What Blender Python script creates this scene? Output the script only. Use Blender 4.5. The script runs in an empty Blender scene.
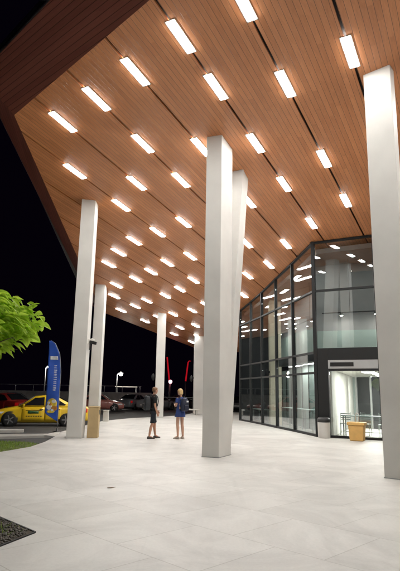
import bpy, bmesh, math, random
from mathutils import Vector, Matrix, Euler
random.seed(7)
S = bpy.context.scene
COL = S.collection
R = math.radians

# ------------------------------------------------------------------ helpers
def tag(o, label=None, cat=None, group=None, kind=None):
    if label: o['label'] = label
    if cat: o['category'] = cat
    if group: o['group'] = group
    if kind: o['kind'] = kind
    return o

def empty(name, loc=(0, 0, 0), rz=0.0, label=None, cat=None, group=None):
    o = bpy.data.objects.new(name, None)
    o.empty_display_size = 0.2
    o.location = loc
    o.rotation_euler = (0, 0, rz)
    COL.objects.link(o)
    return tag(o, label, cat, group)

def world_of(o):
    m = o.matrix_basis.copy()
    while o.parent:
        o = o.parent
        m = o.matrix_basis @ m
    return m

class MB:
    def __init__(self):
        self.bm = bmesh.new()
    def face(self, vs):
        try:
            return self.bm.faces.new([v if isinstance(v, bmesh.types.BMVert) else self.bm.verts.new(v) for v in vs])
        except ValueError:
            return None
    def hexa(self, lo, hi):
        """closed solid between two equal-length loops (lo, hi: lists of xyz)"""
        a = [self.bm.verts.new(p) for p in lo]
        b = [self.bm.verts.new(p) for p in hi]
        n = len(a)
        self.bm.faces.new(a[::-1]); self.bm.faces.new(b)
        for i in range(n):
            j = (i + 1) % n
            self.bm.faces.new((a[i], a[j], b[j], b[i]))
        return self
    def box(self, c, s, rz=0.0, m=None):
        x, y, z = s[0] / 2, s[1] / 2, s[2] / 2
        lo = [(-x, -y, -z), (x, -y, -z), (x, y, -z), (-x, y, -z)]
        hi = [(-x, -y, z), (x, -y, z), (x, y, z), (-x, y, z)]
        M = Matrix.Translation(c) @ (m.to_4x4() if m is not None else Matrix.Rotation(rz, 4, 'Z'))
        return self.hexa([M @ Vector(p) for p in lo], [M @ Vector(p) for p in hi])
    def prism(self, poly, z0, z1):
        f0 = z0 if callable(z0) else (lambda x, y: z0)
        f1 = z1 if callable(z1) else (lambda x, y: z1)
        return self.hexa([(x, y, f0(x, y)) for x, y in poly], [(x, y, f1(x, y)) for x, y in poly])
    def wall(self, p0, p1, z0, z1, t, side=1):
        """vertical slab from p0 to p1 (xy); z may be callables; thickness t to one side (0 = centred)"""
        d = Vector((p1[0] - p0[0], p1[1] - p0[1])).normalized()
        nn = Vector((-d.y, d.x))
        if side == 0:
            a, b = nn * (-t / 2), nn * (t / 2)
        else:
            a, b = Vector((0, 0)), nn * (t * side)
        poly = [(p0[0] + a.x, p0[1] + a.y), (p1[0] + a.x, p1[1] + a.y), (p1[0] + b.x, p1[1] + b.y), (p0[0] + b.x, p0[1] + b.y)]
        return self.prism(poly, z0, z1)
    def loft(self, rings, closed=True, caps=True, smooth=True):
        rs = [[self.bm.verts.new(p) for p in r] for r in rings]
        n = len(rs[0])
        for a, b in zip(rs, rs[1:]):
            for i in range(n if closed else n - 1):
                j = (i + 1) % n
                try:
                    f = self.bm.faces.new((a[i], a[j], b[j], b[i])); f.smooth = smooth
                except ValueError:
                    pass
        if caps:
            for r in (rs[0][::-1], rs[-1]):
                try: self.bm.faces.new(r)
                except ValueError: pass
        return self
    def tube(self, pts, rad, n=8, caps=True):
        pts = [Vector(p) for p in pts]
        if not isinstance(rad, (list, tuple)): rad = [rad] * len(pts)
        rings = []
        ref = Vector((0.31, 0.17, 0.93))
        for i, p in enumerate(pts):
            d = (pts[min(i + 1, len(pts) - 1)] - pts[max(i - 1, 0)]).normalized()
            if abs(d.dot(ref)) > 0.95: ref = Vector((1, 0.1, 0))
            u = d.cross(ref).normalized(); w = d.cross(u).normalized()
            rings.append([p + (u * math.cos(2 * math.pi * k / n) + w * math.sin(2 * math.pi * k / n)) * rad[i] for k in range(n)])
        return self.loft(rings, True, caps)
    def lathe(self, prof, c=(0, 0, 0), n=20, m=None):
        """prof: list of (r, z)"""
        M = Matrix.Translation(c) @ (m.to_4x4() if m is not None else Matrix.Identity(4))
        return self.loft([[M @ Vector((r * math.cos(2 * math.pi * k / n), r * math.sin(2 * math.pi * k / n), z)) for k in range(n)] for r, z in prof])
    def ell(self, c, s, nu=12, nv=8, m=None):
        prof = [(max(1e-3, math.sin(math.pi * i / nv)), -math.cos(math.pi * i / nv)) for i in range(nv + 1)]
        M = Matrix.Translation(c) @ (m.to_4x4() if m is not None else Matrix.Identity(4)) @ Matrix.Diagonal((s[0], s[1], s[2], 1))
        return self.loft([[M @ Vector((r * math.cos(2 * math.pi * k / nu), r * math.sin(2 * math.pi * k / nu), z)) for k in range(nu)] for r, z in prof])
    def add_mesh(self, me, M=None):
        n0 = len(self.bm.verts)
        self.bm.from_mesh(me)
        if M is not None:
            self.bm.verts.ensure_lookup_table()
            for v in self.bm.verts[n0:]: v.co = M @ v.co
        return self
    def build(self, name, mat, parent=None, origin=None, world=False, bevel=0.0, normals=True):
        """world=True: verts are in world space and are moved into the parent's space (or to origin)"""
        bm = self.bm
        if normals: bmesh.ops.recalc_face_normals(bm, faces=bm.faces)
        me = bpy.data.meshes.new(name)
        if world and parent is not None:
            bm.transform(world_of(parent).inverted())
        if origin is not None:
            bm.transform(Matrix.Translation(-Vector(origin)))
        bm.to_mesh(me); bm.free()
        o = bpy.data.objects.new(name, me)
        COL.objects.link(o)
        if origin is not None: o.location = origin
        if parent is not None: o.parent = parent
        for mm in (mat if isinstance(mat, (list, tuple)) else [mat]): me.materials.append(mm)
        if bevel > 0:
            b = o.modifiers.new('bevel', 'BEVEL'); b.width = bevel; b.segments = 2; b.limit_method = 'ANGLE'; b.angle_limit = R(40)
        return o

# ------------------------------------------------------------------ materials
def mat(name, col, rough=0.6, metal=0.0, var=0.12, scale=3.0, bump=0.0, bscale=40.0, coat=0.0, spec=0.5, emit=None, estr=0.0):
    m = bpy.data.materials.new(name); m.use_nodes = True
    nt = m.node_tree; N = nt.nodes; L = nt.links
    b = N['Principled BSDF']
    b.inputs['Base Color'].default_value = (*col, 1)
    b.inputs['Roughness'].default_value = rough
    b.inputs['Metallic'].default_value = metal
    b.inputs['Specular IOR Level'].default_value = spec
    b.inputs['Coat Weight'].default_value = coat
    tc = N.new('ShaderNodeTexCoord')
    if var > 0:
        nz = N.new('ShaderNodeTexNoise'); nz.inputs['Scale'].default_value = scale; nz.inputs['Detail'].default_value = 6
        L.new(tc.outputs['Object'], nz.inputs['Vector'])
        mr = N.new('ShaderNodeMapRange'); mr.inputs['From Min'].default_value = 0.3; mr.inputs['From Max'].default_value = 0.7
        mr.inputs['To Min'].default_value = 1 - var; mr.inputs['To Max'].default_value = 1 + var
        L.new(nz.outputs['Fac'], mr.inputs['Value'])
        mx = N.new('ShaderNodeMix'); mx.data_type = 'RGBA'; mx.blend_type = 'MULTIPLY'; mx.inputs['Factor'].default_value = 1
        mx.inputs['A'].default_value = (*col, 1); L.new(mr.outputs['Result'], mx.inputs['B'])
        L.new(mx.outputs['Result'], b.inputs['Base Color'])
    if bump > 0:
        n2 = N.new('ShaderNodeTexNoise'); n2.inputs['Scale'].default_value = bscale; n2.inputs['Detail'].default_value = 5
        L.new(tc.outputs['Object'], n2.inputs['Vector'])
        bp = N.new('ShaderNodeBump'); bp.inputs['Strength'].default_value = bump; bp.inputs['Distance'].default_value = 0.02
        L.new(n2.outputs['Fac'], bp.inputs['Height']); L.new(bp.outputs['Normal'], b.inputs['Normal'])
    if emit:
        b.inputs['Emission Color'].default_value = (*emit, 1); b.inputs['Emission Strength'].default_value = estr
    return m

TH = 0.49312510329575704            # heading of the ceiling boards
UD = Vector((math.sin(TH), math.cos(TH))); VD = Vector((math.cos(TH), -math.sin(TH)))
PA, PB, PC = -0.05727355812801358, -0.10838560513131187, 10.318119692529075
def zc(x, y): return PA * x + PB * y + PC     # underside of the canopy
def at(ac, al): return VD * ac + UD * al

def wood_mat(name, c1, c2, heading, width, rough=0.45, axis_v=False):
    m = bpy.data.materials.new(name); m.use_nodes = True
    N = m.node_tree.nodes; L = m.node_tree.links; b = N['Principled BSDF']
    tc = N.new('ShaderNodeTexCoord'); mp = N.new('ShaderNodeMapping')
    mp.inputs['Rotation'].default_value = (0, 0, heading)
    L.new(tc.outputs['Object'], mp.inputs['Vector'])
    sp = N.new('ShaderNodeSeparateXYZ'); L.new(mp.outputs['Vector'], sp.inputs['Vector'])
    src = sp.outputs['Z'] if axis_v else sp.outputs['X']
    dv = N.new('ShaderNodeMath'); dv.operation = 'DIVIDE'; dv.inputs[1].default_value = width; L.new(src, dv.inputs[0])
    fr = N.new('ShaderNodeMath'); fr.operation = 'FRACT'; L.new(dv.outputs[0], fr.inputs[0])
    fl = N.new('ShaderNodeMath'); fl.operation = 'FLOOR'; L.new(dv.outputs[0], fl.inputs[0])
    # one random tone for each board, boards cut into lengths
    yl = N.new('ShaderNodeMath'); yl.operation = 'MULTIPLY_ADD'; yl.inputs[1].default_value = 1 / 3.1
    L.new(sp.outputs['Y'], yl.inputs[0])
    w0 = N.new('ShaderNodeTexWhiteNoise'); w0.noise_dimensions = '1D'; L.new(fl.outputs[0], w0.inputs['W'])
    L.new(w0.outputs['Value'], yl.inputs[2])
    yf = N.new('ShaderNodeMath'); yf.operation = 'FLOOR'; L.new(yl.outputs[0], yf.inputs[0])
    cb = N.new('ShaderNodeCombineXYZ'); L.new(fl.outputs[0], cb.inputs['X']); L.new(yf.outputs[0], cb.inputs['Y'])
    wn = N.new('ShaderNodeTexWhiteNoise'); wn.noise_dimensions = '2D'; L.new(cb.outputs[0], wn.inputs['Vector'])
    # grain stretched along the board
    mg = N.new('ShaderNodeMapping'); mg.inputs['Scale'].default_value = (22, 0.9, 22) if not axis_v else (0.9, 0.9, 22)
    L.new(mp.outputs['Vector'], mg.inputs['Vector'])
    nz = N.new('ShaderNodeTexNoise'); nz.inputs['Scale'].default_value = 1.4; nz.inputs['Detail'].default_value = 8; nz.inputs['Distortion'].default_value = 0.6
    L.new(mg.outputs['Vector'], nz.inputs['Vector'])
    ad = N.new('ShaderNodeMath'); ad.operation = 'MULTIPLY_ADD'; ad.inputs[1].default_value = 0.38
    L.new(wn.outputs['Value'], ad.inputs[0])
    gm = N.new('ShaderNodeMath'); gm.operation = 'MULTIPLY'; gm.inputs[1].default_value = 0.72; L.new(nz.outputs['Fac'], gm.inputs[0])
    L.new(gm.outputs[0], ad.inputs[2])
    cr = N.new('ShaderNodeMix'); cr.data_type = 'RGBA'; cr.inputs['A'].default_value = (*c1, 1); cr.inputs['B'].default_value = (*c2, 1)
    L.new(ad.outputs[0], cr.inputs['Factor'])
    # groove between boards
    ab = N.new('ShaderNodeMath'); ab.operation = 'SUBTRACT'; ab.inputs[1].default_value = 0.5; L.new(fr.outputs[0], ab.inputs[0])
    a2 = N.new('ShaderNodeMath'); a2.operation = 'ABSOLUTE'; L.new(ab.outputs[0], a2.inputs[0])
    gr = N.new('ShaderNodeMapRange'); gr.inputs['From Min'].default_value = 0.5 - 0.006 / width; gr.inputs['From Max'].default_value = 0.5 - 0.003 / width
    gr.inputs['To Min'].default_value = 1.0; gr.inputs['To Max'].default_value = 0.30
    L.new(a2.outputs[0], gr.inputs['Value'])
    mx = N.new('ShaderNodeMix'); mx.data_type = 'RGBA'; mx.blend_type = 'MULTIPLY'; mx.inputs['Factor'].default_value = 1
    L.new(cr.outputs['Result'], mx.inputs['A']); L.new(gr.outputs['Result'], mx.inputs['B'])
    L.new(mx.outputs['Result'], b.inputs['Base Color'])
    bp = N.new('ShaderNodeBump'); bp.inputs['Strength'].default_value = 0.35; bp.inputs['Distance'].default_value = 0.01
    L.new(gr.outputs['Result'], bp.inputs['Height']); L.new(bp.outputs['Normal'], b.inputs['Normal'])
    b.inputs['Roughness'].default_value = rough
    return m

def floor_mat(name):
    m = bpy.data.materials.new(name); m.use_nodes = True
    N = m.node_tree.nodes; L = m.node_tree.links; b = N['Principled BSDF']
    tc = N.new('ShaderNodeTexCoord'); mp = N.new('ShaderNodeMapping'); mp.inputs['Rotation'].default_value = (0, 0, R(45))
    L.new(tc.outputs['Object'], mp.inputs['Vector'])
    br = N.new('ShaderNodeTexBrick'); br.offset = 0.5; br.squash = 1
    br.inputs['Scale'].default_value = 1; br.inputs['Brick Width'].default_value = 1.2; br.inputs['Row Height'].default_value = 1.2
    br.inputs['Mortar Size'].default_value = 0.006; br.inputs['Mortar Smooth'].default_value = 0.3
    br.inputs['Color1'].default_value = (0.62, 0.615, 0.585, 1); br.inputs['Color2'].default_value = (0.565, 0.56, 0.53, 1)
    br.inputs['Mortar'].default_value = (0.43, 0.42, 0.39, 1)
    L.new(mp.outputs['Vector'], br.inputs['Vector'])
    n1 = N.new('ShaderNodeTexNoise'); n1.inputs['Scale'].default_value = 0.7; n1.inputs['Detail'].default_value = 9; n1.inputs['Roughness'].default_value = 0.65
    n1.inputs['Distortion'].default_value = 1.2
    L.new(tc.outputs['Object'], n1.inputs['Vector'])
    r1 = N.new('ShaderNodeMapRange'); r1.inputs['From Min'].default_value = 0.33; r1.inputs['From Max'].default_value = 0.6
    r1.inputs['To Min'].default_value = 0.80; r1.inputs['To Max'].default_value = 1.03
    L.new(n1.outputs['Fac'], r1.inputs['Value'])
    n3 = N.new('ShaderNodeTexNoise'); n3.inputs['Scale'].default_value = 30; n3.inputs['Detail'].default_value = 4
    L.new(tc.outputs['Object'], n3.inputs['Vector'])
    r3 = N.new('ShaderNodeMapRange'); r3.inputs['From Min'].default_value = 0.3; r3.inputs['From Max'].default_value = 0.7
    r3.inputs['To Min'].default_value = 0.96; r3.inputs['To Max'].default_value = 1.03
    L.new(n3.outputs['Fac'], r3.inputs['Value'])
    mu = N.new('ShaderNodeMath'); mu.operation = 'MULTIPLY'; L.new(r1.outputs['Result'], mu.inputs[0]); L.new(r3.outputs['Result'], mu.inputs[1])
    vo = N.new('ShaderNodeTexVoronoi'); vo.inputs['Scale'].default_value = 1.1; L.new(tc.outputs['Object'], vo.inputs['Vector'])
    vs = N.new('ShaderNodeSeparateColor'); L.new(vo.outputs['Color'], vs.inputs['Color'])
    vr = N.new('ShaderNodeMath'); vr.operation = 'MULTIPLY'; vr.inputs[1].default_value = 0.035; L.new(vs.outputs['Red'], vr.inputs[0])
    vl = N.new('ShaderNodeMath'); vl.operation = 'LESS_THAN'; L.new(vo.outputs['Distance'], vl.inputs[0]); L.new(vr.outputs[0], vl.inputs[1])
    vm = N.new('ShaderNodeMath'); vm.operation = 'MULTIPLY_ADD'; vm.inputs[1].default_value = -0.28; vm.inputs[2].default_value = 1.0; L.new(vl.outputs[0], vm.inputs[0])
    # long faint smears left by mopping and trolley wheels
    ms = N.new('ShaderNodeMapping'); ms.inputs['Rotation'].default_value = (0, 0, R(-28)); ms.inputs['Scale'].default_value = (3.0, 0.28, 1)
    L.new(tc.outputs['Object'], ms.inputs['Vector'])
    n4 = N.new('ShaderNodeTexNoise'); n4.inputs['Scale'].default_value = 1.0; n4.inputs['Detail'].default_value = 5; n4.inputs['Distortion'].default_value = 0.8
    L.new(ms.outputs['Vector'], n4.inputs['Vector'])
    r4 = N.new('ShaderNodeMapRange'); r4.inputs['From Min'].default_value = 0.26; r4.inputs['From Max'].default_value = 0.42
    r4.inputs['To Min'].default_value = 0.93; r4.inputs['To Max'].default_value = 1.0; L.new(n4.outputs['Fac'], r4.inputs['Value'])
    m4 = N.new('ShaderNodeMath'); m4.operation = 'MULTIPLY'; L.new(r4.outputs['Result'], m4.inputs[0]); L.new(vm.outputs[0], m4.inputs[1])
    m5 = N.new('ShaderNodeMath'); m5.operation = 'MULTIPLY'; L.new(mu.outputs[0], m5.inputs[0]); L.new(m4.outputs[0], m5.inputs[1]); mu = m5
    mx = N.new('ShaderNodeMix'); mx.data_type = 'RGBA'; mx.blend_type = 'MULTIPLY'; mx.inputs['Factor'].default_value = 1
    L.new(br.outputs['Color'], mx.inputs['A']); L.new(mu.outputs[0], mx.inputs['B'])
    L.new(mx.outputs['Result'], b.inputs['Base Color'])
    rr = N.new('ShaderNodeMapRange'); rr.inputs['To Min'].default_value = 0.38; rr.inputs['To Max'].default_value = 0.62
    L.new(n1.outputs['Fac'], rr.inputs['Value']); L.new(rr.outputs['Result'], b.inputs['Roughness'])
    bp = N.new('ShaderNodeBump'); bp.inputs['Strength'].default_value = 0.25; bp.inputs['Distance'].default_value = 0.004; bp.invert = True
    L.new(br.outputs['Fac'], bp.inputs['Height']); L.new(bp.outputs['Normal'], b.inputs['Normal'])
    b.inputs['Specular IOR Level'].default_value = 0.35
    return m

def glass_mat(name, tint=(0.93, 0.96, 0.955), f0=0.085):
    m = bpy.data.materials.new(name); m.use_nodes = True
    N = m.node_tree.nodes; L = m.node_tree.links
    N.remove(N['Principled BSDF']); out = N['Material Output']
    tr = N.new('ShaderNodeBsdfTransparent'); tr.inputs['Color'].default_value = (*tint, 1)
    gl = N.new('ShaderNodeBsdfGlossy'); gl.inputs['Roughness'].default_value = 0.012; gl.inputs['Color'].default_value = (0.95, 0.97, 1, 1)
    lw = N.new('ShaderNodeLayerWeight'); lw.inputs['Blend'].default_value = 0.5
    fr = N.new('ShaderNodeMath'); fr.operation = 'POWER'; fr.inputs[1].default_value = 4.0; L.new(lw.outputs['Facing'], fr.inputs[0])
    ad = N.new('ShaderNodeMath'); ad.operation = 'ADD'; ad.use_clamp = True; ad.inputs[1].default_value = f0; L.new(fr.outputs[0], ad.inputs[0])
    nz = N.new('ShaderNodeTexNoise'); nz.inputs['Scale'].default_value = 0.5
    tc = N.new('ShaderNodeTexCoord'); L.new(tc.outputs['Object'], nz.inputs['Vector'])
    bp = N.new('ShaderNodeBump'); bp.inputs['Strength'].default_value = 0.03; bp.inputs['Distance'].default_value = 0.05
    L.new(nz.outputs['Fac'], bp.inputs['Height']); L.new(bp.outputs['Normal'], gl.inputs['Normal'])
    mx = N.new('ShaderNodeMixShader'); L.new(ad.outputs[0], mx.inputs['Fac']); L.new(tr.outputs[0], mx.inputs[1]); L.new(gl.outputs[0], mx.inputs[2])
    L.new(mx.outputs[0], out.inputs['Surface'])
    return m

def lamp_mat(name, col, strength):
    m = bpy.data.materials.new(name); m.use_nodes = True
    N = m.node_tree.nodes; N.remove(N['Principled BSDF'])
    e = N.new('ShaderNodeEmission'); e.inputs['Color'].default_value = (*col, 1); e.inputs['Strength'].default_value = strength
    m.node_tree.links.new(e.outputs[0], N['Material Output'].inputs['Surface'])
    return m

def leaf_mat(name, c1, c2, trans=0.45):
    m = bpy.data.materials.new(name); m.use_nodes = True
    N = m.node_tree.nodes; L = m.node_tree.links; b = N['Principled BSDF']; out = N['Material Output']
    g = N.new('ShaderNodeNewGeometry')
    mx = N.new('ShaderNodeMix'); mx.data_type = 'RGBA'; mx.inputs['A'].default_value = (*c1, 1); mx.inputs['B'].default_value = (*c2, 1)
    L.new(g.outputs['Random Per Island'], mx.inputs['Factor'])
    L.new(mx.outputs['Result'], b.inputs['Base Color']); b.inputs['Roughness'].default_value = 0.45
    t = N.new('ShaderNodeBsdfTranslucent'); L.new(mx.outputs['Result'], t.inputs['Color'])
    ms = N.new('ShaderNodeMixShader'); ms.inputs['Fac'].default_value = trans
    L.new(b.outputs[0], ms.inputs[1]); L.new(t.outputs[0], ms.inputs[2]); L.new(ms.outputs[0], out.inputs['Surface'])
    return m

LIGHT = 52.0
M = dict(
    floor=floor_mat('pale_paving'),
    soffit=wood_mat('timber_boards', (0.52, 0.185, 0.062), (0.86, 0.37, 0.16), TH, 0.13, 0.38),
    fascia=wood_mat('fascia_boards', (0.20, 0.065, 0.048), (0.40, 0.135, 0.10), TH, 0.085, 0.55, True),
    slot=mat('slot_dark', (0.02, 0.013, 0.01), 0.8, var=0),
    roof=mat('roof_sheet', (0.06, 0.06, 0.065), 0.5, 0.3),
    trim=mat('metal_trim', (0.35, 0.33, 0.32), 0.35, 0.8, var=0.05),
    lampbody=mat('lamp_body', (0.5, 0.48, 0.45), 0.4, 0.3, var=0.03),
    diffuser=lamp_mat('lamp_diffuser', (1.0, 0.985, 0.945), LIGHT),
    column=mat('painted_column', (0.67, 0.66, 0.625), 0.55, var=0.09, scale=0.9, bump=0.06, bscale=25),
    cream=mat('cream_paint', (0.78, 0.71, 0.56), 0.6, var=0.05),
    midgrey=mat('mid_grey_wall', (0.25, 0.25, 0.255), 0.6, var=0.05),
    frame=mat('dark_aluminium', (0.018, 0.019, 0.02), 0.55, 0.0, var=0.05, spec=0.3),
    glass=glass_mat('facade_glass'),
    teal=mat('grey_green_wall', (0.30, 0.37, 0.35), 0.6, var=0.06, scale=0.8),
    darkwall=mat('dark_interior', (0.035, 0.037, 0.04), 0.6, var=0.1),
    ceil_in=mat('inner_ceiling', (0.16, 0.155, 0.155), 0.7, var=0.05),
    white=mat('white_paint', (0.76, 0.75, 0.70), 0.6, var=0.03),
    lintel=mat('pale_grey_panel', (0.42, 0.43, 0.43), 0.45, 0.2, var=0.04),
    steel=mat('brushed_steel', (0.42, 0.47, 0.46), 0.32, 0.75, var=0.08, scale=9),
    tabletop=mat('table_laminate', (0.34, 0.43, 0.42), 0.35, var=0.05),
    inlamp=lamp_mat('inner_panel_light', (1, 0.98, 0.92), 60.0),
    spot=lamp_mat('inner_spot', (1, 0.95, 0.85), 420.0),
    asphalt=mat('asphalt', (0.06, 0.06, 0.058), 0.75, var=0.25, scale=1.2, bump=0.4, bscale=60),
    concrete=mat('concrete', (0.40, 0.39, 0.36), 0.8, var=0.15, scale=2.2, bump=0.2, bscale=30),
    kerb=mat('kerb_concrete', (0.55, 0.54, 0.50), 0.8, var=0.12, scale=3, bump=0.2, bscale=30),
    soil=mat('soil', (0.06, 0.05, 0.035), 0.95, var=0.4, scale=8, bump=0.6, bscale=30),
    grass=leaf_mat('grass_blades', (0.13, 0.25, 0.025), (0.28, 0.40, 0.06), 0.3),
    turf=mat('turf_soil', (0.10, 0.12, 0.03), 0.95, var=0.45, scale=2.5),
    stones=mat('bed_stones', (0.12, 0.11, 0.095), 0.8, var=0.4, scale=20),
    leaf=leaf_mat('bright_leaves', (0.42, 0.66, 0.04), (0.66, 0.88, 0.12), 0.5),
    bark=mat('bark', (0.12, 0.085, 0.06), 0.9, var=0.3, scale=14, bump=0.5),
    drytan=mat('dry_leaf', (0.16, 0.10, 0.045), 0.8, var=0.3, scale=20),
    yellow=mat('taxi_yellow', (0.86, 0.57, 0.02), 0.28, coat=0.6, var=0.03),
    red=mat('red_paint', (0.28, 0.02, 0.015), 0.3, coat=0.6, var=0.03),
    pinkred=mat('faded_red_paint', (0.42, 0.16, 0.13), 0.35, coat=0.4, var=0.05),
    grey=mat('grey_paint', (0.16, 0.17, 0.18), 0.35, coat=0.5, var=0.05),
    silver=mat('silver_paint', (0.36, 0.37, 0.38), 0.3, 0.3, coat=0.5, var=0.04),
    black=mat('black_paint', (0.025, 0.025, 0.028), 0.3, coat=0.6, var=0.05),
    carglass=mat('car_glass', (0.012, 0.013, 0.015), 0.08, var=0),
    rubber=mat('rubber', (0.02, 0.02, 0.02), 0.8, var=0.2, scale=10),
    rim=mat('alloy', (0.45, 0.45, 0.46), 0.3, 0.8, var=0.05),
    plastic=mat('black_plastic', (0.025, 0.025, 0.025), 0.5, var=0.1),
    lens=mat('lamp_lens', (0.75, 0.75, 0.75), 0.1, var=0),
    taillens=mat('tail_lens', (0.35, 0.01, 0.01), 0.15, var=0, emit=(1, 0.02, 0.02), estr=0.12),
    taillit=lamp_mat('tail_lit', (1, 0.02, 0.03), 2.2),
    green=mat('decal_green', (0.03, 0.12, 0.04), 0.4, var=0.3, scale=9),
    decalblk=mat('decal_dark', (0.05, 0.045, 0.02), 0.4, var=0.3, scale=20),
    blue=mat('banner_blue', (0.025, 0.10, 0.52), 0.65, var=0.10, scale=4, bump=0.15, bscale=9),
    bwhite=mat('banner_white', (0.72, 0.75, 0.78), 0.7, var=0.1, scale=8),
    byellow=mat('banner_yellow', (0.75, 0.58, 0.06), 0.7, var=0.25, scale=9),
    borange=mat('banner_orange', (0.62, 0.26, 0.04), 0.7, var=0.25, scale=9),
    tan=mat('tan_plastic', (0.70, 0.43, 0.14), 0.5, var=0.08, scale=5),
    tan2=mat('tan_board', (0.50, 0.37, 0.19), 0.6, var=0.08, scale=4),
    binwhite=mat('bin_white', (0.66, 0.65, 0.62), 0.45, var=0.05),
    skin=mat('skin_man', (0.50, 0.27, 0.18), 0.5, var=0.06, scale=12),
    skin2=mat('skin_woman', (0.58, 0.34, 0.24), 0.5, var=0.06, scale=12),
    hairm=mat('hair_light_brown', (0.19, 0.10, 0.05), 0.6, var=0.3, scale=40),
    hairw=mat('hair_blond', (0.62, 0.43, 0.20), 0.55, var=0.25, scale=40),
    tshirt=mat('black_cotton', (0.009, 0.009, 0.010), 0.9, var=0.2, scale=9, bump=0.3, bscale=18),
    shorts=mat('navy_cotton', (0.008, 0.012, 0.02), 0.9, var=0.2, scale=9, bump=0.3, bscale=18),
    dress=mat('blue_cotton', (0.022, 0.048, 0.19), 0.8, var=0.2, scale=9, bump=0.3, bscale=18),
    pack=mat('charcoal_nylon', (0.022, 0.025, 0.03), 0.7, var=0.25, scale=8, bump=0.3, bscale=22),
    pack2=mat('navy_nylon', (0.015, 0.02, 0.045), 0.7, var=0.25, scale=8, bump=0.3, bscale=22),
    shoe=mat('shoe_dark', (0.05, 0.04, 0.03), 0.7, var=0.2),
    shoe2=mat('shoe_pale', (0.45, 0.38, 0.32), 0.7, var=0.2),
    pole=mat('galvanised', (0.35, 0.36, 0.37), 0.4, 0.6, var=0.1),
    streetlit=lamp_mat('street_globe', (1.0, 0.93, 0.82), 40.0),
    redneon=lamp_mat('red_tube', (1.0, 0.015, 0.03), 0.32),
    pinklit=lamp_mat('pink_globe', (1.0, 0.30, 0.36), 16.0),
    wallfar=mat('far_wall', (0.45, 0.44, 0.41), 0.85, var=0.2, scale=1.5),
)

# ------------------------------------------------------------------ ground
def sheet(name, poly, z0, z1, m, kind='structure'):
    o = MB().prism(poly, z0, z1).build(name, m); o['kind'] = kind; return o

sheet('ground', [(-160, -60), (160, -60), (160, 260), (-160, 260)], -0.6, -0.124, M['asphalt'])
plaza_poly = [(-7.5, -4), (15, -4), (15, 46), (3, 45), (-0.3, 42.3), (-1.0, 38.0), (-2.2, 35.2), (-4.1, 32.2), (-5.15, 28.8), (-5.35, 20.9),
              (-4.98, 18.6), (-4.78, 16.8), (-4.76, 15.3), (-5.1, 14.0), (-6.3, 12.3), (-7.5, 11.2)]
pz = MB().prism(plaza_poly, -0.30, 0.0).build('plaza', M['floor'])
pz['kind'] = 'structure'
# pavement strip on the left with its kerb, the ramp by the banner, the low island in the road
strip = MB()
strip.prism([(-14, 17.0), (-6.9, 18.75), (-5.5, 19.75), (-5.7, 20.35), (-7.3, 19.75), (-14, 18.3)], -0.2, -0.03)
strip.build('pavement', M['concrete'], bevel=0.02)['kind'] = 'structure'
ramp = MB().hexa([(-5.75, 19.6, -0.2), (-5.00, 18.75, -0.2), (-5.37, 20.9, -0.2), (-5.75, 21.35, -0.2)],
                 [(-5.72, 19.8, -0.03), (-5.01, 18.85, -0.004), (-5.375, 20.85, -0.004), (-5.70, 21.2, -0.05)])
ramp.build('pavement_ramp', M['kerb'], bevel=0.01)['kind'] = 'structure'
isl = []
for k in range(20):
    t = 2 * math.pi * k / 20
    isl.append((-8.9 + 1.75 * math.cos(t) + 0.35 * math.sin(t), 21.3 + 0.40 * math.sin(t) + 0.55 * math.cos(t)))
MB().prism(isl, -0.2, 0.0).build('traffic_island', M['kerb'], bevel=0.03)['kind'] = 'structure'

# lawn on the left
lawn = [(-5.14, 14.0), (-4.80, 15.3), (-4.82, 16.4), (-5.3, 16.9), (-6.3, 17.15), (-14, 16.95), (-14, 8), (-7.6, 11.1), (-6.35, 12.25)]
sheet('lawn', lawn, -0.25, -0.035, M['turf'])
def inside(p, poly):
    x, y = p; r = False
    for i in range(len(poly)):
        x0, y0 = poly[i]; x1, y1 = poly[i - 1]
        if (y0 > y) != (y1 > y) and x < (x1 - x0) * (y - y0) / (y1 - y0) + x0: r = not r
    return r
g = MB()
n = 0
while n < 9000:
    p = (random.uniform(-8.5, -4.8), random.uniform(12.5, 17.1))
    if not inside(p, lawn): continue
    # worn edge towards the paving
    if random.random() < 0.5 and p[0] > -5.3: n += 1; continue
    h = random.uniform(0.03, 0.075); a = random.uniform(0, 6.28); w = 0.006
    dx, dy = math.cos(a) * w, math.sin(a) * w; lx, ly = random.uniform(-.03, .03), random.uniform(-.03, .03)
    g.face([(p[0] - dx, p[1] - dy, -0.036), (p[0] + dx, p[1] + dy, -0.036), (p[0] + lx, p[1] + ly, -0.036 + h)])
    n += 1
tag(g.build('grass', M['grass'], normals=False), 'short patchy green grass beside the pale paving', 'grass', kind='stuff')

# planting bed in the lower left corner
pit = [(-1.84, 6.32), (-3.15, 7.65), (-3.75, 6.0), (-2.42, 4.7)]
pb = MB()
pb.prism(pit, -0.05, 0.006)
pb.build('planting_bed', M['soil'])['kind'] = 'structure'
st = MB()
ctr = Vector((sum(p[0] for p in pit) / 4, sum(p[1] for p in pit) / 4))
n = 0
while n < 2600:
    p = (random.uniform(-3.8, -1.8), random.uniform(4.7, 7.7))
    if not inside(p, [tuple(ctr + (Vector(q) - ctr) * 0.97) for q in pit]): continue
    s = random.uniform(0.008, 0.024)
    st.ell((p[0], p[1], 0.006 + s * 0.35), (s, s * random.uniform(.6, 1), s * random.uniform(.45, .8)), 6, 4, Matrix.Rotation(random.uniform(0, 3.1), 3, 'Z'))
    n += 1
tag(st.build('gravel', M['stones']), 'dark gravel and bark filling the planting bed at the plaza corner', 'gravel', kind='stuff')
g = MB()
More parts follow.
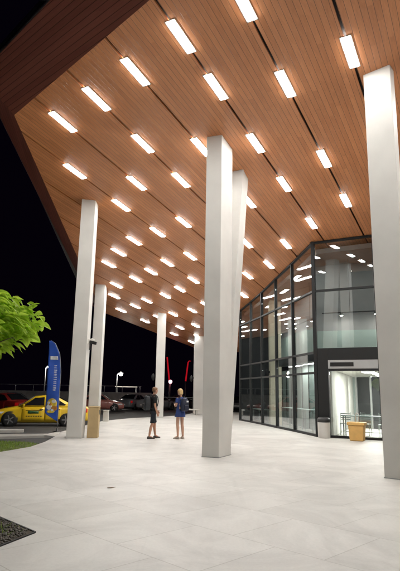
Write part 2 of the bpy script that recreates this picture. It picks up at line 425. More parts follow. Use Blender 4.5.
for _ in range(900):
    p = (random.uniform(-3.8, -1.85), random.uniform(4.75, 7.6))
    if not inside(p, [tuple(ctr + (Vector(q) - ctr) * 0.93) for q in pit]): continue
    h = random.uniform(0.03, 0.10); a = random.uniform(0, 6.28); w = 0.005
    dx, dy = math.cos(a) * w, math.sin(a) * w; lx, ly = random.uniform(-.07, .07), random.uniform(-.07, .07)
    g.face([(p[0] - dx, p[1] - dy, 0.006), (p[0] + dx, p[1] + dy, 0.006), (p[0] + lx, p[1] + ly, 0.006 + h)])
tag(g.build('weeds', M['grass'], normals=False), 'sparse weeds and dry stalks among the gravel of the planting bed', 'weeds', kind='stuff')
e = MB()
for i in range(4):
    a, b = Vector(pit[i]), Vector(pit[(i + 1) % 4])
    e.wall(a, b, -0.05, 0.014, 0.02, -1)
e.build('bed_edging', M['frame'])['kind'] = 'structure'

# ------------------------------------------------------------------ canopy
def clip(poly, nrm, d):   # keep nrm.p <= d
    out = []
    for i in range(len(poly)):
        a, b = Vector(poly[i - 1]), Vector(poly[i])
        da, db = nrm.dot(a) - d, nrm.dot(b) - d
        if (da <= 0) != (db <= 0):
            t = da / (da - db); out.append(tuple(a + (b - a) * t))
        if db <= 0: out.append(tuple(b))
    return out
A0 = (-5.34, 13.26)
roof_poly = [A0, (14.5, -6.55), (15, -6.0), (15, 38), (3, 46), (-0.34, 45.32), (-6.71, 35.0)]
canopy = empty('canopy', (-5.34, 13.26, zc(*A0)), 0, 'large sloping canopy roof lined with brown timber boards and rows of lights', 'canopy')
seams = [-2.027 + 0.10 - 1.5607 * k for k in range(-9, 15)]      # across-positions of the dark slots
seam_pos = {k: -2.0271 + 0.06 - 1.5607 * k for k in range(-10, 16)}
# measured lines (across) for the visible ones
meas = {0: -1.92, 1: -3.56, 2: -5.17, 3: -6.75, 4: -8.30, 5: -9.86, 6: -11.40, 7: -12.92, 8: -14.45, 9: -15.96, 10: -17.70, 11: -19.2, 12: -20.8}
for k, v_ in meas.items(): seam_pos[k] = v_
for k in range(1, 12): seam_pos[-k] = -1.92 + 1.57 * k
for k in (13, 14, 15): seam_pos[k] = -20.8 - 1.56 * (k - 12)
SLOT = 0.062
ks_ = sorted(seam_pos, reverse=True)      # descending k -> ascending across
for k in ks_[:-1]:
    lo = seam_pos[k] + SLOT / 2; hi = seam_pos[k - 1] - SLOT / 2
    p = clip(roof_poly, VD, hi); p = clip(p, -VD, -lo) if p else p
    if len(p) < 3: continue
    MB().prism(p, zc, lambda x, y: zc(x, y) + 0.05).build('soffit_panel', M['soffit'], canopy, world=True)
MB().prism(roof_poly, lambda x, y: zc(x, y) + 0.12, lambda x, y: zc(x, y) + 0.45).build('roof_deck', M['slot'], canopy, world=True)
# raking timber fascia: leans outwards going up
def outset(p, n1, d): return (p[0] + n1[0] * d, p[1] + n1[1] * d)
fn = Vector((-0.7068, -0.7074)); ln = Vector((-0.995, -0.10)).normalized()
FR = (14.5, -6.55)
L1 = (-6.71, 35.0)
def corner_out(d1, d2):
    # intersection of the two offset edges
    a = Vector(A0) + fn * d1; da = Vector((0.7074, -0.7068)); b = Vector(A0) + ln * d2; db = (Vector(L1) - Vector(A0)).normalized()
    den = da.x * db.y - da.y * db.x; w = b - a
    t = (w.x * db.y - w.y * db.x) / den
    return a + da * t
ld = (Vector(L1) - Vector(A0)).normalized(); ln = Vector((-ld.y, ld.x))
if ln.x > 0: ln = -ln
co = corner_out(1.0, 0.85)
def P3(p, dz): return (p[0], p[1], zc(*A0) * 0 + dz)
def rake(name, i0, i1, o0, o1, h, m):
    t = 0.06
    lo = [(*i0, zc(*i0)), (*i1, zc(*i1)), (o1[0], o1[1], zc(*i1) + h), (o0[0], o0[1], zc(*i0) + h)]
    hi = [(x, y, z + t) for x, y, z in lo]
    return MB().hexa(lo, hi).build(name, m, canopy, world=True)
fr_out = Vector(FR) + fn * 1.0
l1_out = Vector(L1) + ln * 0.85
rake('front_fascia', tuple(Vector(A0) + Vector((0, -0.0))), FR, tuple(co), tuple(fr_out), 0.82, M['fascia'])
rake('side_fascia', A0, L1, tuple(co), tuple(l1_out), 0.82, M['fascia'])
bk = Vector((-0.34, 45.32)); bd = (bk - Vector(L1)).normalized(); bn = Vector((-bd.y, bd.x))
rake('rear_fascia', L1, tuple(bk), tuple(l1_out + bn * 0.5), tuple(bk + bn * 0.6), 0.82, M['fascia'])
tr = MB()
c3 = (co.x, co.y, zc(*A0) + 0.87); f3 = (fr_out.x, fr_out.y, zc(*FR) + 0.87); l3 = (l1_out.x, l1_out.y, zc(*L1) + 0.87)
tr.tube([f3, c3], 0.035, 6); tr.tube([c3, l3], 0.035, 6)
tr.build('edge_trim', M['trim'], canopy, world=True)
top_poly = [tuple(co), tuple(fr_out), (15.6, -5.4), (15.6, 38), (3, 46.6), tuple(bk + bn * 0.6), tuple(l1_out + bn * 0.5)]
MB().prism(top_poly, lambda x, y: zc(x, y) + 0.93, lambda x, y: zc(x, y) + 1.05).build('roof_sheet', M['roof'], canopy, world=True)

# ceiling lights: one built, the rest copied
LINES = {
    -5: [5.2, 8.0], -4: [4.6, 7.2, 10.0], -3: [5.2, 7.6, 10.0, 12.6], -2: [5.6, 7.4, 9.8, 12.9, 16.0], -1: [7.2, 9.9, 12.8, 15.5, 18.6],
    0: [7.2, 10.41, 13.9, 17.16], 1: [8.25, 10.84, 14.37, 17.18], 2: [8.54, 10.29, 12.88, 15.39, 18.56],
    3: [9.06, 12.48, 16.12, 20.19], 4: [9.5, 11.68, 13.96, 16.8, 19.6, 22.28], 5: [9.93, 13.6, 16.88, 20.2, 23.44],
    6: [12.2, 14.8, 17.37, 20.21, 23.1, 26.43], 7: [17.83, 20.64, 23.32, 26.0], 8: [18.76, 21.53, 24.51, 27.6],
    9: [19.97, 22.33, 25.39, 28.7, 31.5], 10: [22.93, 26.03, 29.19, 32.36], 11: [24.7, 26.93, 29.68, 32.7, 35.48],
    12: [27.57, 30.47, 34.54, 37.44]}
HIDDEN = {(0, 7.2): 'above the picture top', (0, 13.9): 'behind the near column'}
for q_ in [(4, 16.8), (5, 20.2), (6, 23.1), (7, 26.0), (8, 27.6), (9, 31.5)]: HIDDEN[q_] = 'behind the middle column'
ORD = ['first', 'second', 'third', 'fourth', 'fifth', 'sixth', 'seventh', 'eighth', 'ninth', 'tenth', 'eleventh', 'twelfth', 'thirteenth', 'fourteenth', 'fifteenth', 'sixteenth', 'seventeenth']
nz_ = Vector((-PA, -PB, 1)).normalized()
uz = Vector((UD.x, UD.y, PA * UD.x + PB * UD.y)).normalized()
vz = uz.cross(nz_).normalized()
LROT = Matrix((vz, uz, nz_)).transposed()
proto = empty('ceiling_light')
fr_ = MB()
fr_.box((0, 0.493, -0.004), (0.248, 0.026, 0.02)); fr_.box((0, -0.493, -0.004), (0.248, 0.026, 0.02))
fr_.box((0.113, 0, -0.004), (0.022, 0.96, 0.02)); fr_.box((-0.113, 0, -0.004), (0.022, 0.96, 0.02))
fr_.build('frame', M['lampbody'], proto)
df = MB()
df.hexa([(-.092, -.47, -.030), (.092, -.47, -.030), (.092, .47, -.030), (-.092, .47, -.030)], [(-.100, -.478, .004), (.100, -.478, .004), (.100, .478, .004), (-.100, .478, .004)])
df.build('diffuser', M['diffuser'], proto)
first = True
order = sorted(LINES)
for k in order:
    for i, al in enumerate(LINES[k]):
        if first: r = proto; first = False
        else:
            r = proto.copy(); COL.objects.link(r)
            for ch in proto.children:
                c = ch.copy(); COL.objects.link(c); c.parent = r
        p = at(seam_pos[k], al)
        r.location = (p.x, p.y, zc(p.x, p.y))
        r.rotation_euler = LROT.to_euler()
        if k < 0: lab = 'glowing bar light, %s from the front in the %s slot right of the near column' % (ORD[i], ORD[-k - 1])
        elif (k, al) in HIDDEN: lab = 'glowing bar light in the %s slot from the right, %s' % (ORD[k], HIDDEN[(k, al)])
        else:
            n_ = len([q for q in LINES[k][:i] if (k, q) not in HIDDEN])
            lab = 'glowing bar light, %s in view from the front in the %s slot from the right' % (ORD[n_], ORD[k])
        tag(r, lab, 'ceiling light', 'bar lights set in the timber canopy')

# ------------------------------------------------------------------ columns
def column(poly_base, poly_top, label):
    c = (sum(p[0] for p in poly_base) / 4, sum(p[1] for p in poly_base) / 4, 0)
    m = MB().hexa([(x, y, 0.0) for x, y in poly_base], [(x, y, zc(x, y) + 0.04) for x, y in poly_top])
    o = m.build('column', M['column'], origin=c, bevel=0.012)
    cc = Vector(c[:2]); q = [tuple(cc + (Vector(p) - cc) + (Vector(p) - cc).normalized() * 0.012) for p in poly_base]
    MB().prism(q, 0.0, 0.014).build('base_joint', M['pole'], o, world=True)
    return tag(o, label, 'column', 'white canopy columns')
def rect(a, dx, dy, w, d):
    dv = Vector((dx, dy)).normalized(); pv = Vector((-dv.y, dv.x)); a = Vector(a)
    return [tuple(a), tuple(a + dv * w), tuple(a + dv * w + pv * d), tuple(a + pv * d)]
p3 = [(0.12, 13.66), (0.55, 13.50), (0.90, 14.22), (0.47, 14.38)]
column(p3, p3, 'tall white square column in the middle, standing in front of a leaning one')
p4t = [(0.89, 15.50), (1.31, 15.27), (1.53, 15.86), (1.11, 16.09)]
p4b = [(x - 0.52, y + 0.20) for x, y in p4t]
column(p4b, p4t, 'white column leaning out from behind the middle column')
p1 = [(-4.47, 18.16), (-3.96, 18.20), (-3.94, 18.64), (-4.46, 18.60)]
column(p1, p1, 'wide white column at the left beside the taxi')
p2 = [(-5.95, 28.67), (-5.40, 28.67), (-5.40, 29.3), (-5.95, 29.3)]
column(p2, p2, 'white column behind the tan box, just right of the left column')
p5 = [(-2.78, 34.0), (-2.22, 34.1), (-2.28, 34.7), (-2.84, 34.6)]
column(p5, p5, 'far white column rising behind the man with a backpack')
p6 = [(-0.33, 40.2), (0.38, 40.3), (0.32, 40.9), (-0.39, 40.8)]
column(p6, p6, 'farthest white column beside the low white bench')
d7 = Vector((0.77, -0.64)).normalized(); n7 = Vector((0.64, 0.77)).normalized(); a7 = Vector((3.73, 10.76))
p7 = [tuple(a7), tuple(a7 + d7 * 0.62), tuple(a7 + d7 * 0.62 + n7 * 0.26), tuple(a7 + n7 * 0.26)]
column(p7, p7, 'nearest white column at the right edge, with its base in view')

# wall speakers / cameras on the columns
def floodlight(loc, rz, label, s=1.0):
    t = empty('column_speaker', loc, rz, label, 'speaker', 'small dark speakers fixed to columns')
    MB().box((0, 0.02 * s, 0), (0.08 * s, 0.04 * s, 0.10 * s)).build('bracket', M['plastic'], t, bevel=0.008)
    MB().tube([(0, 0.03 * s, 0), (0, 0.08 * s, -0.02 * s)], 0.025 * s, 8).build('arm', M['plastic'], t)
    b = MB().ell((0, 0.12 * s, -0.04 * s), (0.09 * s, 0.075 * s, 0.17 * s), 14, 10).build('body', M['plastic'], t)
    MB().ell((0, 0.185 * s, -0.04 * s), (0.055 * s, 0.02 * s, 0.11 * s), 12, 8).build('grille', M['frame'], b)
    return t
floodlight((-2.80, 34.3, 2.6), R(90), 'dark oval speaker on the left side of the far column behind the man', 1.4)
floodlight((-0.36, 40.5, 2.7), R(90), 'dark oval speaker on the left side of the farthest column', 1.5)
cam_t = empty('security_camera', (-3.95, 18.42, 3.30), R(-90), 'white bracket camera with dark hood on the wide left column', 'camera')
MB().box((0, 0.02, 0.02), (0.14, 0.04, 0.16)).build('bracket', M['white'], cam_t, bevel=0.01)
MB().tube([(0, 0.03, 0.06), (0, 0.12, 0.1), (0, 0.2, 0.07)], [0.035, 0.035, 0.03], 10).build('arm', M['white'], cam_t)
cb = MB().box((0, 0.16, -0.02), (0.12, 0.26, 0.11), m=Matrix.Rotation(R(-12), 3, 'X')).build('body', M['plastic'], cam_t, bevel=0.02)
MB().box((0, 0.17, 0.042), (0.14, 0.32, 0.014), m=Matrix.Rotation(R(-12), 3, 'X')).build('hood', M['white'], cb, bevel=0.004)
MB().box((0, 0.06, -0.16), (0.05, 0.04, 0.26)).build('cable_box', M['plastic'], cam_t, bevel=0.01)

# ------------------------------------------------------------------ glass building
bld = empty('glass_building', (4.66, 20.6, 0), 0, 'two storey glass fronted building with dark frames under the canopy', 'building')
F = [(2.57, 31.87), (3.02, 29.81), (3.42, 27.85), (3.83, 25.45), (4.25, 23.15), (4.66, 20.6)]
G = [(4.66, 20.6), (5.10, 20.36), (6.78, 19.44), (9.2, 18.12), (12.0, 16.6)]
T1, T2, T3 = 2.45, 3.25, 5.73
def top(x, y): return zc(x, y) - 0.015
def mull(p, w=0.075, d=0.15, ang=0.0, name='mullion'):
    c, s = math.cos(ang), math.sin(ang)
    q = [(-w / 2, -d / 2), (w / 2, -d / 2), (w / 2, d / 2), (-w / 2, d / 2)]
    poly = [(p[0] + x * c - y * s, p[1] + x * s + y * c) for x, y in q]
    MB().prism(poly, 0.0, top).build(name, M['frame'], bld, world=True)
def panes(p0, p1, rows, gap=0.04):
    a, b = Vector(p0), Vector(p1); d = (b - a).normalized()
    a2, b2 = a + d * gap, b - d * gap
    for z0, z1 in rows:
        MB().wall(a2, b2, z0, z1, 0.022, 0).build('pane', M['glass'], bld, world=True)
def transom(p0, p1, z, h=0.08, t=0.12, gap=0.0375):
    a, b = Vector(p0), Vector(p1); d = (b - a).normalized()
    MB().wall(a + d * gap, b - d * gap, z - h / 2, z + h / 2, t, 0).build('transom', M['frame'], bld, world=True)
for i in range(5):
    a, b = F[i], F[i + 1]
    ang = math.atan2(b[1] - a[1], b[0] - a[0])
    mull(a, ang=ang, w=0.075)
    panes(a, b, [(0.09, T1 - .04), (T1 + .04, T2 - .04), (T2 + .04, T3 - .04), (T3 + .04, lambda x, y: zc(x, y) - 0.09)])
    for z in (0.045, T1, T2, T3): transom(a, b, z, 0.09 if z < 1 else 0.08)
    aa, bb = Vector(a), Vector(b); d = (bb - aa).normalized()
    MB().wall(aa + d * .0375, bb - d * .0375, lambda x, y: zc(x, y) - 0.085, lambda x, y: zc(x, y) - 0.015, 0.12, 0).build('head_rail', M['frame'], bld, world=True)
mull(G[0], 0.13, 0.17, math.atan2(-0.92, 1.68), 'corner_mullion')
angG = math.atan2(G[2][1] - G[1][1], G[2][0] - G[1][0])
# ground storey door pier between the corner and the doorway
MB().wall(Vector(G[0]) + Vector((0.075, -0.04)), G[1], 0.0, 3.40, 0.16, 0).build('door_pier', M['frame'], bld, world=True)
mull(G[2], 0.08, 0.15, angG); mull(G[3], 0.08, 0.15, angG); mull(G[4], 0.08, 0.15, angG)
for a, b, full in ((G[0], G[2], False), (G[2], G[3], True), (G[3], G[4], True)):
    rows = [(3.42, T3 - .04), (T3 + .04, lambda x, y: zc(x, y) - 0.09)]
    if full: rows += [(0.09, 2.51)]
    panes(a, b, rows, 0.075 if a is G[0] else 0.04)
    transom(a, b, T3, gap=0.066)
    aa, bb = Vector(a), Vector(b); d = (bb - aa).normalized()
    MB().wall(aa + d * .066, bb - d * .04, lambda x, y: zc(x, y) - 0.085, lambda x, y: zc(x, y) - 0.015, 0.12, 0).build('head_rail', M['frame'], bld, world=True)
    s0 = Vector(G[1]) if a is G[0] else aa
    MB().wall(s0 + d * .002, bb - d * .04, 2.93, 3.40, 0.14, 0).build('spandrel', M['frame'], bld, world=True)
    lt = MB().wall(s0 + d * .002, bb - d * .04, 2.60, 2.928, 0.16, 0).build('lintel', M['lintel'], bld, world=True)
    if a is G[0]:
        # ventilation grille with its slats set in the lintel
        nn = Vector((d.y, -d.x))
        v0 = s0 + d * 0.08; v1 = s0 + d * 0.98
        vg = MB()
        vg.wall(v0 + nn * 0.083, v1 + nn * 0.083, 2.68, 2.84, 0.006, 0)
        for q in range(5):
            zq = 2.695 + q * 0.032
            vg.wall(v0 + nn * 0.09 + d * .01, v1 + nn * 0.09 - d * .01, zq, zq + 0.012, 0.012, 0)
        vg.build('vent_grille', M['plastic'], lt, world=True)
    transom(s0, bb, 2.555, 0.085, 0.14, 0.02)
    transom(s0, bb, 0.045, 0.09, 0.14, 0.02)
panes(G[1], G[2], [(0.09, 2.51)], 0.03)
# end return of the building and its blind back
MB().wall((2.62, 31.95), (13, 33.4), 0, top, 0.1, 1).build('end_wall', M['darkwall'], bld, world=True)
MB().wall((13, 33.4), (13, 16.2), 0, top, 0.1, 1).build('back_wall', M['darkwall'], bld, world=True)
# interior: floor, upper slab, ceilings, walls
inset = [(2.80, 31.8), (3.25, 29.8), (3.66, 27.85), (4.06, 25.45), (4.48, 23.2), (4.86, 20.85), (6.88, 19.72), (9.3, 18.4), (12.8, 16.5), (12.8, 33.2)]
MB().prism(inset, 0.002, 0.012).build('inner_floor', M['concrete'], bld, world=True)
# upper slab covers the southern part (the far bays are a double height void)
slab = [(4.10, 26.6), (4.48, 23.2), (4.84, 21.0), (6.88, 19.78), (9.3, 18.46), (12.7, 16.6), (12.7, 26.6)]
MB().prism(slab, 2.96, 3.34).build('upper_slab', M['darkwall'], bld, world=True)
MB().prism(inset, lambda x, y: zc(x, y) - 0.40, lambda x, y: zc(x, y) - 0.20).build('inner_ceiling', M['ceil_in'], bld, world=True)
# grey-green partitions
gw = MB().wall((5.25, 22.9), (5.12, 31.9), 0.012, 2.95, 0.1, -1).build('partition', M['teal'], bld, world=True)
gs = MB()
for q in range(7):
    yq = 23.2 + q * 1.42
    gs.wall((5.235 - 0.0145 * (yq - 22.9), yq), (5.235 - 0.0145 * (yq - 22.9) - 0.0007, yq + 0.05), 0.012, 2.94, 0.03, 1)
gs.build('partition_posts', M['frame'], gw, world=True)
up = MB(); up.wall((5.9, 22.9), (5.0, 31.9), 3.36, 4.9, 0.1, -1)
up.build('upper_wall', M['teal'], bld, world=True)
up = MB(); up.wall((5.9, 22.9), (5.0, 31.9), 4.902, 6.6, 0.1, -1)
up.build('upper_wall_head', M['midgrey'], bld, world=True)
up = MB(); up.wall((5.08, 22.3), (12.4, 18.9), 3.36, 4.30, 0.1, 1)
up.build('upper_wall', M['teal'], bld, world=True)
up = MB(); up.wall((5.08, 22.3), (12.4, 18.9), 4.302, 7.25, 0.1, 1)
up.build('upper_wall_head', M['midgrey'], bld, world=True)
# white lit room seen through the doorway
MB().wall((5.30, 20.75), (8.7, 29.4), 0.012, 2.598, 0.1, 1).build('room_wall', M['white'], bld, world=True)
MB().prism([(5.30, 20.72), (6.9, 19.95), (12.4, 17.2), (12.4, 29.4), (8.7, 29.4)], 2.60, 2.70).build('room_ceiling', M['white'], bld, world=True)
MB().prism([(5.4, 20.75), (6.9, 19.95), (12.4, 17.2), (12.4, 29.4), (8.8, 29.4)], 0.014, 0.02).build('room_floor', M['white'], bld, world=True)
MB().wall((8.65, 29.3), (12.4, 29.3), 0.02, 2.598, 0.1, 1).build('room_wall', M['teal'], bld, world=True)
gp = MB().wall((8.05, 26.6), (9.6, 24.6), 0.02, 2.5, 0.05, 1).build('dark_partition', M['darkwall'], bld, world=True)
pp = MB()
for q in range(4):
    t = q / 3; c = Vector((8.05, 26.6)).lerp(Vector((9.6, 24.6)), t)
    pp.box((c.x, c.y, 1.28), (0.09, 0.12, 2.5), R(-52))
pp.build('partition_posts', M['lintel'], gp, world=True)
# inner column
ic = MB().prism([(3.86, 27.95), (4.46, 27.95), (4.46, 28.55), (3.86, 28.55)], 0.012, lambda x, y: zc(x, y) - 0.40)
tag(ic.build('column', M['cream'], origin=(4.16, 28.25, 0.012), bevel=0.01), 'cream column standing inside behind the glass', 'column')
floodlight((3.86, 28.2, 2.75), R(100), 'dark oval speaker on the cream column behind the glass', 1.3)
# lamps inside
def panel_light(x, y, z, rz, label, w=1.2, d=0.5):
    t = empty('panel_light', (x, y, z), rz, label, 'ceiling light', 'white panel lights in the lit room')
    MB().box((0, 0, -0.012), (w + .06, d + .06, 0.024)).build('frame', M['white'], t)
    MB().box((0, 0, -0.029), (w, d, 0.01)).build('diffuser', M['inlamp'], t)
panel_light(7.35, 22.4, 2.60, R(65), 'nearest white panel light on the ceiling of the bright room')
panel_light(8.3, 23.9, 2.60, R(65), 'second white panel light on the ceiling of the bright room')
panel_light(9.25, 26.2, 2.60, R(65), 'farthest white panel light on the ceiling of the bright room')  # extra panel added to brighten the white room
for q, (x, y) in enumerate([(4.98, 23.0), (4.72, 25.3)]):  # added fill lamps that brighten the grey-green partition below the slab
    panel_light(x, y, 2.96, R(98), ['slim panel light under the upper floor, nearest the building corner', 'slim panel light under the upper floor, beside the cream column'][q], 1.6, .16)
for q, (x, y) in enumerate([(4.55, 24.0), (4.35, 26.2), (3.95, 29.2)]):  # more fill lamps, added to light the tall space behind the glass
    panel_light(x, y, zc(x, y) - .40, R(98), ['slim panel light on the high inner ceiling, nearest the corner', 'slim panel light on the high inner ceiling, middle one', 'slim panel light on the high inner ceiling, farthest left'][q], 1.2, .16)
def spot(x, y, z, label):
    t = empty('spotlight', (x, y, z), 0, label, 'spotlight', 'small spotlights on the upper floor')
    MB().lathe([(0.05, 0.0), (0.07, -0.02), (0.07, -0.10), (0.06, -0.10)], n=14).build('housing', M['plastic'], t)
    MB().lathe([(0.001, -0.103), (0.055, -0.103), (0.001, -0.115)], n=14).build('bulb', M['spot'], t)
for i, (x, y) in enumerate([(5.93, 21.25), (7.17, 20.67), (8.49, 20.06)]):
    spot(x, y, 4.95, ['spotlight over the upper wall, nearest the building corner', 'middle spotlight over the upper wall', 'spotlight over the upper wall, farthest right by the near column'][i])
for i, (x, y) in enumerate([(5.35, 24.2), (5.05, 27.0), (4.75, 29.9)]):
    spot(x, y, 5.1, ['spotlight in the left wing of the upper floor, nearest the corner', 'spotlight in the left wing of the upper floor, middle one', 'spotlight in the left wing of the upper floor, farthest one'][i])
rl = MB()
rl.wall((5.2, 21.59), (11.4, 18.71), 4.955, 5.0, 0.04, 0); rl.wall((5.40, 23.7), (4.7, 30.4), 5.105, 5.15, 0.04, 0)
for q in [(6.25, 21.10), (8.5, 20.06), (10.6, 19.08)]: rl.tube([(q[0], q[1], 5.0), (q[0], q[1], zc(*q) - 0.4)], 0.012, 6)
for q in [(5.315, 24.5), (4.78, 29.6)]: rl.tube([(q[0], q[1], 5.15), (q[0], q[1], zc(*q) - 0.4)], 0.012, 6)
rl.build('lighting_track', M['plastic'], bld, world=True)

# tables behind the glass
def table(name, loc, rz, w, d, h, label):
    t = empty(name, loc, rz, label, 'table', 'long tables behind the glass')
    MB().box((0, 0, h - 0.02), (w, d, 0.04)).build('tabletop', M['tabletop'], t, bevel=0.006)
    for sx in (-1, 1):
        for sy in (-1, 1):
            MB().box((sx * (w / 2 - .06), sy * (d / 2 - .06), (h - 0.04) / 2), (0.045, 0.045, h - 0.04)).build('leg', M['steel'], t)
    MB().box((0, d / 2 - .06, 0.16), (w - .17, 0.03, 0.03)).build('rail', M['steel'], t)
table('table', (4.82, 23.0, 0.012), R(99), 2.0, 0.5, 0.95, 'grey-green high table behind the glass, nearest the building corner')
table('table', (4.52, 25.4, 0.012), R(98), 2.0, 0.5, 0.95, 'grey-green high table behind the glass beside the cream column')
table('table', (3.52, 29.6, 0.012), R(100), 1.8, 0.45, 0.75, 'low dark table behind the glass at the far left end')
table('table', (6.55, 20.75, 0.02), R(-28), 1.7, 0.5, 0.80, 'grey-green table just inside the bright doorway')
def chair(loc, rz, label):
    t = empty('chair', loc, rz, label, 'chair', 'metal framed chairs in the bright room')
    MB().box((0, 0, 0.45), (0.42, 0.42, 0.03)).build('seat', M['steel'], t, bevel=0.008)
    bm_ = MB()
    for q in range(4): bm_.box((0, -0.205, 0.60 + q * 0.075), (0.40, 0.016, 0.04))
    bm_.build('backrest', M['steel'], t)
    for sx in (-1, 1):
        MB().tube([(sx * .195, .19, 0), (sx * .195, .185, .44)], 0.013, 6).build('leg', M['steel'], t)
        MB().tube([(sx * .2, -.23, 0), (sx * .2, -.2, .45), (sx * .2, -.215, .9)], 0.013, 6).build('leg', M['steel'], t)
chair((6.05, 21.7, 0.02), R(160), 'metal chair in the bright room, left one behind the table')
chair((6.75, 21.4, 0.02), R(150), 'metal chair in the bright room, middle one behind the table')
chair((7.35, 20.9, 0.02), R(155), 'metal chair in the bright room, right one behind the table')

# ------------------------------------------------------------------ bins and boxes
b = empty('litter_bin', (4.80, 20.18, 0), 0, 'round white litter bin with a black top beside the dark door pier', 'bin')
MB().lathe([(0.001, 0), (0.215, 0), (0.225, 0.02), (0.235, 0.56), (0.235, 0.575), (0.001, 0.575)], n=28).build('body', M['binwhite'], b)
MB().lathe([(0.24, 0.577), (0.25, 0.60), (0.25, 0.66), (0.235, 0.70), (0.20, 0.75), (0.14, 0.765), (0.13, 0.70), (0.001, 0.70)], n=28).build('lid', M['plastic'], b)
b = empty('storage_bin', (5.76, 19.20, 0), R(-28), 'yellow tan tapered bin with a wide rim in front of the doorway', 'bin')
o = MB()
o.hexa([(-.235, -.20, 0), (.235, -.20, 0), (.235, .20, 0), (-.235, .20, 0)], [(-.275, -.235, .54), (.275, -.235, .54), (.275, .235, .54), (-.275, .235, .54)])
o.build('body', M['tan'], b, bevel=0.03)
MB().box((0, 0, .595), (.62, .53, .11)).build('lid', M['tan'], b, bevel=0.03)
h_ = MB().tube([(-.06, .10, .65), (-.06, .10, .93), (-.03, .10, .955), (.03, .10, .955), (.06, .10, .93), (.06, .10, .65)], 0.012, 6)
h_.build('handle', M['binwhite'], b)
b = empty('pedestal_box', (-3.645, 18.64, 0), R(2), 'tall narrow tan box standing against the wide left column', 'box')
MB().box((0, 0, 0.515), (0.37, 0.34, 1.03)).build('body', M['tan2'], b, bevel=0.012)
MB().box((0, 0, 1.045), (0.39, 0.36, 0.03)).build('lid', M['tan2'], b, bevel=0.006)
MB().box((0.188, -0.03, 0.86), (0.012, 0.10, 0.16)).build('handle', M['plastic'], b, bevel=0.004)
b = empty('bollard', (-4.95, 28.6, 0), 0, 'short pale square bollard at the back edge of the paving', 'bollard')
MB().hexa([(-.15, -.15, 0), (.15, -.15, 0), (.15, .15, 0), (-.15, .15, 0)], [(-.13, -.13, .52), (.13, -.13, .52), (.13, .13, .52), (-.13, .13, .52)]).build('post', M['kerb'], b, bevel=0.02)
MB().box((0, 0, .55), (.30, .30, .055)).build('cap', M['kerb'], b, bevel=0.015)
b = empty('bench', (-0.75, 38.9, 0), R(8), 'low white bench on the paving by the farthest column', 'bench')
MB().box((0, 0, .36), (1.7, .5, .09)).build('seat', M['white'], b, bevel=0.02)
MB().box((-.65, 0, .155), (.14, .42, .31)).build('leg', M['kerb'], b); MB().box((.65, 0, .155), (.14, .42, .31)).build('leg', M['kerb'], b)
lf = MB()
pts_ = [(-.07, 0), (-.04, .025), (.0, .034), (.04, .022), (.08, 0), (.04, -.024), (0, -.033), (-.04, -.022)]
lf.hexa([(x, y, .004 + .30 * y * y * 30 * .1 + .15 * abs(x) ** 1.3) for x, y in pts_], [(x, y, .007 + .30 * y * y * 30 * .1 + .15 * abs(x) ** 1.3) for x, y in pts_])
o = lf.build('fallen_leaf', M['drytan']); o.location = (-1.44, 9.18, 0); o.rotation_euler = (0, 0, .4)
tag(o, 'single dry brown leaf lying on the open paving', 'leaf')

# ------------------------------------------------------------------ feather banner
fl = empty('feather_banner', (-5.60, 21.25, -0.05), R(8), 'blue feather banner on a thin pole beside the taxi', 'banner')
MB().tube([(0, 0, 0), (0, 0, 1.2), (-.01, 0, 2.4), (-.10, 0, 3.1), (-.30, 0, 3.52), (-.50, 0, 3.66)], [.016, .015, .013, .011, .008, .006], 8).build('pole', M['pole'], fl)
MB().lathe([(.001, 0), (.17, 0), (.17, .03), (.04, .06), (.03, .16), (.001, .16)], n=18).build('base', M['plastic'], fl)
def flag_rx(z): # pole side
    for (z0, x0), (z1, x1) in zip([(0, 0), (1.2, 0), (2.4, -.01), (3.1, -.10), (3.52, -.30), (3.66, -.50)], [(1.2, 0), (2.4, -.01), (3.1, -.10), (3.52, -.30), (3.66, -.50)]):
        if z <= z1: return x0 + (x1 - x0) * (z - z0) / (z1 - z0)
    return -.5
def flag_lx(z):
    pr = [(.42, -.02), (.62, -.36), (.72, -.52), (1.2, -.515), (2.4, -.53), (3.1, -.55), (3.5, -.565), (3.66, -.56)]
    for (z0, x0), (z1, x1) in zip(pr, pr[1:]):
        if z <= z1: return x0 + (x1 - x0) * (z - z0) / (z1 - z0)
    return -.56
def ripple(x, z): return .035 * math.sin(3.1 * z + 4 * x) * min(1, abs(x) * 3) + .012 * math.sin(9 * z - 6 * x)
def cloth(z0, z1, f0, f1, nz_=40, nx=8, off=0.0, t=.004):
    rings = []
    for i in range(nz_ + 1):
        z = z0 + (z1 - z0) * i / nz_; a, b_ = flag_lx(z), flag_rx(z) - .016
        xs = [a + (b_ - a) * (f0 + (f1 - f0) * j / nx) for j in range(nx + 1)]
        rings.append([(x, ripple(x, z) - t - off, z) for x in xs] + [(x, ripple(x, z) + t + off, z) for x in xs[::-1]])
    return MB().loft(rings)
cl_ = cloth(.43, 3.63, 0, 1).build('cloth', M['blue'], fl)
cloth(2.86, 3.00, .15, .85, 6, off=.003).build('white_mark', M['bwhite'], cl_)
